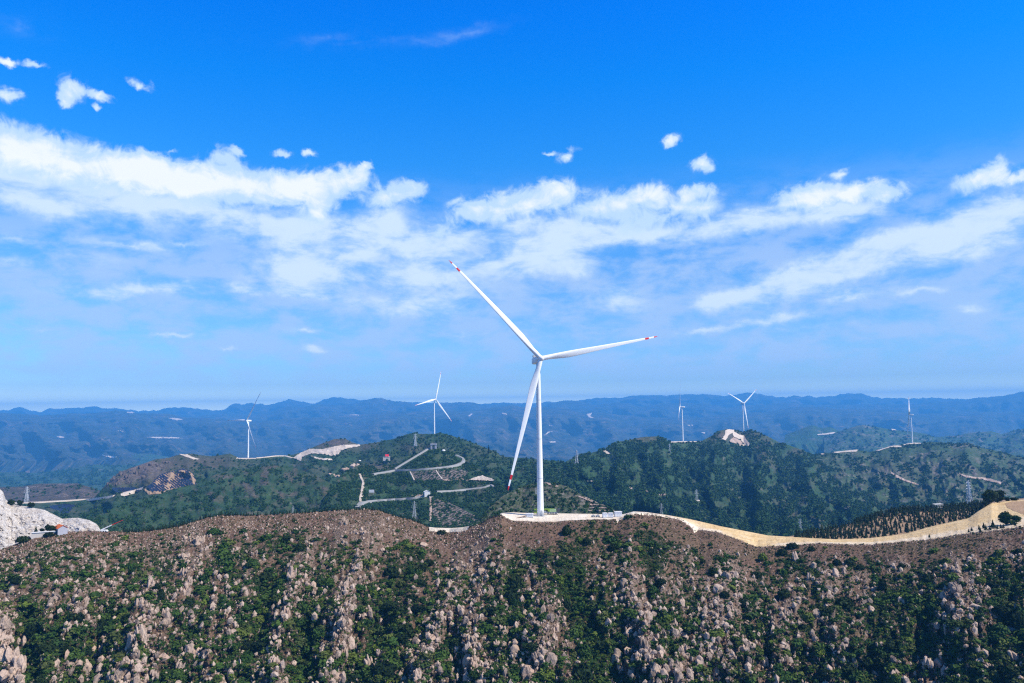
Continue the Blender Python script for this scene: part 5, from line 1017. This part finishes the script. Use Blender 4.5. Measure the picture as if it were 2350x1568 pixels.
for sx in (-3, 3): b = MB(); b.box((sx, .35, 1.5), (.3, .3, 5.0)); b.build('post', M_grey, bb)
lt = empty('tall_tree', hill_a.pt(1121.5, 1042)); tag(lt, 'tall dark lone tree on the right shoulder of the central hill', 'tree'); b = MB(); b.tube([(0, 0, -1), (0, 0, 12)], [.5, .2], 8); b.build('trunk', M_bark, lt); V, Fc = conifer_shape(cn_rng, 8, 11, .2); link('crown', fast_mesh('crown', V * np.array([24, 24, 22.]), Fc, [M_needle]), lt)
# pinkish outcrop beside the stairway
for cx, cy, w, h, l in [(800, 1083, 30, 20, 'leftmost slab of the pinkish outcrop on the central hill'), (818, 1077, 30, 30, 'tall middle slab of the pinkish outcrop on the central hill'), (838, 1080, 32, 22, 'rounded slab of the pinkish outcrop on the central hill'), (852, 1083, 22, 16, 'rightmost slab of the pinkish outcrop on the central hill'), (768, 1092, 22, 12, 'low pinkish outcrop below the main outcrop on the central hill')]:
    o_ = link('rock_outcrop', CRAG_ME[int(RNG.integers(10))]); o_.location = hill_a.pt(cx, cy); o_.scale = (w * .75, w * .6, h * .62); o_.rotation_euler = (0, RNG.uniform(-.1, .4), RNG.uniform(-.4, .4)); tag(o_, l, 'rock outcrop', 'slabs of the pinkish outcrop')
# valley village, on the valley floor
vr = np.random.default_rng(61)
for i, (X, Y) in enumerate([(70, 838), (110, 832), (150, 826), (190, 824), (230, 822), (270, 826), (310, 830), (200, 860), (390, 845), (415, 838), (440, 848), (560, 842), (590, 838), (620, 836), (650, 838)]):
    px, py = za(X, Y); d = at(px, py, 1.0); P = d * (GROUND / d[2]); big = 1.6 if i in (8, 9, 10) else 1.0
    mini('village_house', P, vr.uniform(36, 62) * big, vr.uniform(28, 42), vr.uniform(20, 34) * big, 8, vr.uniform(-.4, .4), M_wall2, M_wall2 if i % 3 else M_wall, 'pale village house far off on the valley floor, ' + ('in the wide western row' if i < 8 else 'in the bright white cluster' if i < 11 else 'in the thin eastern row'), 'house', group='village houses on the valley floor')
# ------------------------------------------------------------------ lattice pylons
M_galv = flat('galvanised_steel', (0.50, 0.52, 0.54), 0.5, 0.08)
def pylon_mesh(t=1.0):
    b = MB(); H = 32.0; hw = lambda z: 3.2 * (1 - z / H) ** 1.25 + .45; zs = [0, 5.5, 10.5, 15, 19, 22.5, 25.5, 28.2, 30.5, 32]
    for i in range(len(zs) - 1):
        a, c = hw(zs[i]), hw(zs[i + 1]); q0 = [(-a, -a), (a, -a), (a, a), (-a, a)]; q1 = [(-c, -c), (c, -c), (c, c), (-c, c)]
        for k in range(4):
            k2 = (k + 1) % 4; b.bar((*q0[k], zs[i]), (*q1[k], zs[i + 1]), .34 * t); b.bar((*q0[k], zs[i]), (*q1[k2], zs[i + 1]), .2 * t); b.bar((*q0[k2], zs[i]), (*q1[k], zs[i + 1]), .2 * t); b.bar((*q1[k], zs[i + 1]), (*q1[k2], zs[i + 1]), .18 * t)
    arms = MB()
    for z, L in ((21, 5.6), (25, 4.6), (29, 3.6)):
        for sx in (-1, 1):
            arms.bar((sx * hw(z), -.4, z), (sx * L, 0, z + .3), .24 * t); arms.bar((sx * hw(z), .4, z), (sx * L, 0, z + .3), .24 * t); arms.bar((sx * hw(z + 1.6), 0, z + 1.6), (sx * L, 0, z + .3), .2 * t)
            arms.bar((sx * L, 0, z + .3), (sx * L, 0, z - 1.3), .22 * t)
    return b.mesh('lattice', M_galv), arms.mesh('cross_arm', M_galv)
PY0, PY1 = pylon_mesh(1.0), pylon_mesh(1.8)
for sh, cx, cy, hp, l in [(hill_a, 1323.5, 1067, 33, 'pale lattice pylon on the ridge right of the tall turbine tower'), (hill_e, 1432, 1072, 14, 'tiny lattice pylon low on the wooded mountain below the white scrape'), (hill_e, 1537, 1040, 21, 'faint lattice pylon below the edge-on turbine'), (hill_e, 1599, 1151, 27, 'lattice pylon on a pale footing in the wooded valley side'),
                         (hill_e, 1518, 1186, 30, 'slim lattice pylon rising just behind the sandy mound'), (hill_f, 2225, 1160, 56, 'largest lattice pylon, behind the conifer plantation'), (hill_e, 1837, 1219, 28, 'faint lattice pylon behind the dip of the sandy road'), (hill_f, 2071, 1188, 24, 'lattice pylon showing over the plantation conifers'),
                         (hill_a, 953, 1025, 29, 'slim lattice pylon on the hilltop below the central turbine'), (hill_c, 951, 1190, 38, 'pale lattice pylon in front of the terraced field'), (hill_b, 672, 1181, 20, 'short lattice pylon just behind the long flat crest'), (hill_g, 61, 1154, 36, 'pale lattice pylon above the quarry rim'), (hill_d, 1230, 1134, 14, 'tiny mast in the woods left of the tall turbine tower')]:
    P = sh.pt(cx, cy); far = P[1] > 1500; r = empty('pylon', P, RNG.uniform(-.5, .5), 1.0); tag(r, l, 'pylon', 'lattice pylons across the hills'); s = hp * P[1] / F / 32.0; r.scale = (s, s, s)
    for me, nm in zip(PY1 if far else PY0, ('lattice', 'cross_arm')): link(nm, me, r)
# greenhouse-like steel frame behind the plantation
b = MB()
for x in (-3, -1, 1, 3):
    for y in (-1.5, 1.5): b.bar((x, y, 0), (x, y, 3.2), .16)
    b.bar((x, -1.5, 3.2), (x, 1.5, 3.2), .14)
for y in (-1.5, 1.5):
    for z in (1.1, 2.2, 3.2): b.bar((-3, y, z), (3, y, z), .14)
r = empty('steel_frame', plant_hill.pt(2153, 1171) + np.array([0, 0, 1.0]), .1, 1.05); tag(r, 'small open steel frame with pale top among the conifers', 'steel frame'); b.build('frame', M_galv, r); b = MB(); b.box((0, 0, 3.4), (6.6, 3.4, .16)); b.build('top', M_wall2, r)
# ------------------------------------------------------------------ solar panels
M_panel = flat('solar_glass', (0.022, 0.024, 0.05), 0.55, 0.15, .5, .15)
def solar(sh, p0, p1, wid, label, group):
    A, B = sh.pt(*p0) + np.array([0, 0, 2.2]), sh.pt(*p1) + np.array([0, 0, 2.2]); d = B - A; ln = np.linalg.norm(d); t = d / ln; up = np.array([0, 0, 1.0]); s = np.cross(t, up); s /= np.linalg.norm(s)
    if s[1] > 0: s = -s
    s = s * .9 + np.array([0, 0, -.45]); s /= np.linalg.norm(s); n = np.cross(s, t); n = n if n[2] > 0 else -n
    r = empty('solar_panel_row', (A + B) / 2); tag(r, label, 'solar panels', group); b = MB(); h = [-t * ln / 2 - s * wid / 2, t * ln / 2 - s * wid / 2, t * ln / 2 + s * wid / 2, -t * ln / 2 + s * wid / 2]
    b.add([q + n * .12 for q in h] + [q - n * .12 for q in h], [(0, 1, 2, 3), (7, 6, 5, 4), (0, 4, 5, 1), (1, 5, 6, 2), (2, 6, 7, 3), (3, 7, 4, 0)]); b.build('panel', M_panel, r)
    b = MB()
    for k in np.linspace(-.45, .45, 5): q = t * ln * k; b.bar(tuple(q), tuple(q - np.array([0, 0, 5.0])), .4)
    b.build('frame', M_galv, r)
polyS = ZA([(1290, 1030), (1350, 985), (1430, 900), (1640, 845), (1725, 880), (1770, 985), (1640, 1012), (1500, 1035), (1450, 1065), (1330, 1075)]); BARE.append(polyS)
patch(hill_a, 'bare_ground', polyS, [M_cut], .6, 1.0)
for X in np.arange(1040, 1760, 31):
    tt = np.linspace(0, 420, 211); lx, ly = za(X + tt * .80, 800 + tt * .60)
    ins = np.nonzero(inside(polyS, lx, ly))[0]
    if len(ins) < 12: continue
    i0, i1 = ins[0], ins[-1]; n_ = max(1, int(round((i1 - i0) / 48)))
    for q in range(n_):
        s0, s1 = i0 + (i1 - i0) * q / n_ + (1.5 if q else 0), i0 + (i1 - i0) * (q + 1) / n_
        solar(hill_a, (lx[int(s0)], ly[int(s0)]), (lx[int(s1)], ly[int(s1)]), 3.3, 'sloping row of blue-black solar panels on the hillside field beside the pale road', 'rows of the big solar field')
for X in np.arange(1010, 1200, 26): solar(hill_a, za(X, 1022 - (X - 1010) * .02), za(X + 52, 1062 - (X - 1010) * .06), 4.6, 'short row of solar panels directly under the rocky bluff', 'rows under the bluff')
for i in range(6): solar(hill_a, za(440 + 26 * i, 1185 - 3 * i), za(600 + 14 * i, 1262 - 16 * i), 4.4, 'dark blue row of solar panels in the tight block behind the quarry', 'rows of the small solar block')

# ------------------------------------------------------------------ things on the gravel pad
M_lime = flat('lime_paint', (0.22, 0.34, 0.04), 0.45, 0.1); M_mint = flat('faded_green_paint', (0.30, 0.42, 0.22), 0.5, 0.1); M_tyre = flat('rubber', (0.02, 0.02, 0.022), 0.9); M_box = flat('light_grey_paint', (0.66, 0.69, 0.72), 0.5, 0.06); M_boxd = flat('dark_grey_paint', (0.30, 0.33, 0.37), 0.5, 0.08)  # the darker grey is plain paint for plinths, vents, chassis and machine bodies
def cabinet(px, py, w, d, h, rz, label, group='white cabinets on the gravel pad', ribs=True):
    r = empty('cabinet', pad.pt(px, py), rz); tag(r, label, 'cabinet', group); b = MB(); b.box((0, 0, h / 2 + .25), (w, d, h)); body = b.build('body', M_box, r)
    q = MB(); q.box((0, 0, h + .36), (w + .3, d + .3, .2)); q.box((0, 0, h + .54), (w * .8, d * .8, .16)); q.build('roof', M_wall2, r); f = MB(); f.box((0, 0, .08), (w + .1, d + .1, .3)); f.build('plinth', M_boxd, r)
    n = 2 if w < 4 else 3
    for i in range(n):
        dd = MB(); dd.box((-w / 2 + w * (i + .5) / n, -d / 2 - .03, h * .5 + .2), (w / n * .84, .06, h * .84)); do = dd.build('door', M_box, r)
        v = MB()
        for z in (.62, .70, .78): v.box((-w / 2 + w * (i + .5) / n, -d / 2 - .07, h * z + .2), (w / n * .55, .03, .08))
        v.build('vent', M_boxd, do)
cabinet(1388.2, 1188.0, 2.7, 2.2, 2.3, .12, 'smallest white cabinet, leftmost of three on the gravel pad'); cabinet(1401.5, 1188.0, 3.1, 2.3, 2.3, -.1, 'middle white cabinet of three on the gravel pad'); cabinet(1418.5, 1186.6, 4.4, 2.5, 2.8, .05, 'tallest and widest white cabinet, rightmost on the gravel pad')
cabinet(1215.5, 1187.5, 4.3, 2.4, 1.9, -.1, 'grey-white cabinet on dark skids left of the tall turbine tower', 'grey cabinet by the tower')
def small_machine(px, py, s, label, cat):
    r = empty(cat.replace(' ', '_'), pad.pt(px, py), .3, s); tag(r, label, cat); b = MB(); b.box((0, 0, .75), (2.2, 1.1, .8), 0, .9); b.build('body', M_boxd, r); b = MB(); b.box((.2, 0, 1.3), (1.0, .8, .35)); b.build('hood', M_darkm, r)
    for sx in (-.7, .7):
        b = MB(); b.tube([(sx, -.62, .35), (sx, .62, .35)], .35, 14); b.build('wheel', M_tyre, r)
small_machine(1361, 1187.0, .95, 'low dark wheeled generator on the pad left of the cabinets', 'generator'); small_machine(1371.5, 1187.2, 1.05, 'dark compressor cart just left of the smallest white cabinet', 'compressor cart')
b = MB(); b.box((0, 0, .12), (7.5, 1.1, .22)); o_ = b.build('plank', M_wood_); o_.location = pad.pt(1196, 1188.5) + np.array([0, 0, .3]); o_.rotation_euler = (0, -.12, .5); tag(o_, 'long grey plank slanting up to the grey-white cabinet', 'plank')
# mobile crane behind the tower
r = empty('mobile_crane', pad.pt(1256, 1180.6), -.06); tag(r, 'lime green mobile crane truck parked behind the tall turbine tower', 'crane truck')
b = MB(); b.box((0, 0, 1.15), (13.5, 2.3, .55)); b.box((-2.8, 0, 1.6), (4.2, 2.4, .5)); b.build('chassis', M_boxd, r)
b = MB(); b.box((-7.2, 0, 1.9), (2.0, 2.5, 2.1), 0, .9); cab_ = b.build('cab', M_lime, r); b = MB(); b.box((-7.25, -1.21, 2.3), (1.3, .12, .8)); b.box((-8.2, 0, 2.3), (.12, 2.0, .8)); b.build('window', M_glass, cab_)
b = MB(); b.box((3.4, 0, 2.35), (4.6, 2.4, 1.6), 0, .94); b.build('superstructure', M_mint, r); b = MB(); b.box((7.0, 0, 2.3), (1.9, 2.5, 2.1)); b.build('counterweight', M_darkm, r)
b = MB(); b.box((-1.2, .3, 3.15), (11.0, .95, .8)); b.box((-6.9, .3, 3.1), (3.0, .7, .6)); b.build('boom', M_lime, r)
b = MB(); b.box((1.0, -.9, 2.6), (1.3, .9, 1.3), 0, .9); b.build('operator_cab', M_lime, r)
for sx in (-6.0, -4.4, .6, 2.2, 3.8, 5.4):
    for sy in (-1.05, 1.05):
        b = MB(); b.tube([(sx, sy - .28, .62), (sx, sy + .28, .62)], .62, 18); wo_ = b.build('tyre', M_tyre, r); b = MB(); b.tube([(sx, sy - .31, .62), (sx, sy + .31, .62)], .3, 12); b.build('rim', M_grey, wo_)
# red-white boom on the crest, raised from a small white carrier
Pb = near.pt(236, 1221.0) + np.array([0, .8, 0]); r = empty('crane_carrier', Pb); tag(r, 'white crane carrier on the crest with long red-tipped boom raised to the right', 'crane')
b = MB(); b.box((.4, 0, .65), (4.2, 1.9, .9), 0, .72); b.build('body', M_wall2, r)
k = float(near.depth(236, 1221)) / F; a0 = np.array([-1.7, 0, .9]); a1 = np.array([40 * k, 2.0, 24.5 * k])
b = MB(); b.tube([a0, a0 + (a1 - a0) * .5], [.34, .3], 10); b.build('boom', M_wall2, r); b = MB(); b.tube([a0 + (a1 - a0) * .45, a1], [.22, .12], 10); b.build('boom_tip', M_red, r)
for sx in (-1.1, .4, 1.8):
    b = MB(); b.tube([(sx, -1.0, .25), (sx, 1.0, .25)], .36, 14); b.build('wheel', M_tyre, r)

bpy.context.view_layer.update()
build_haze()
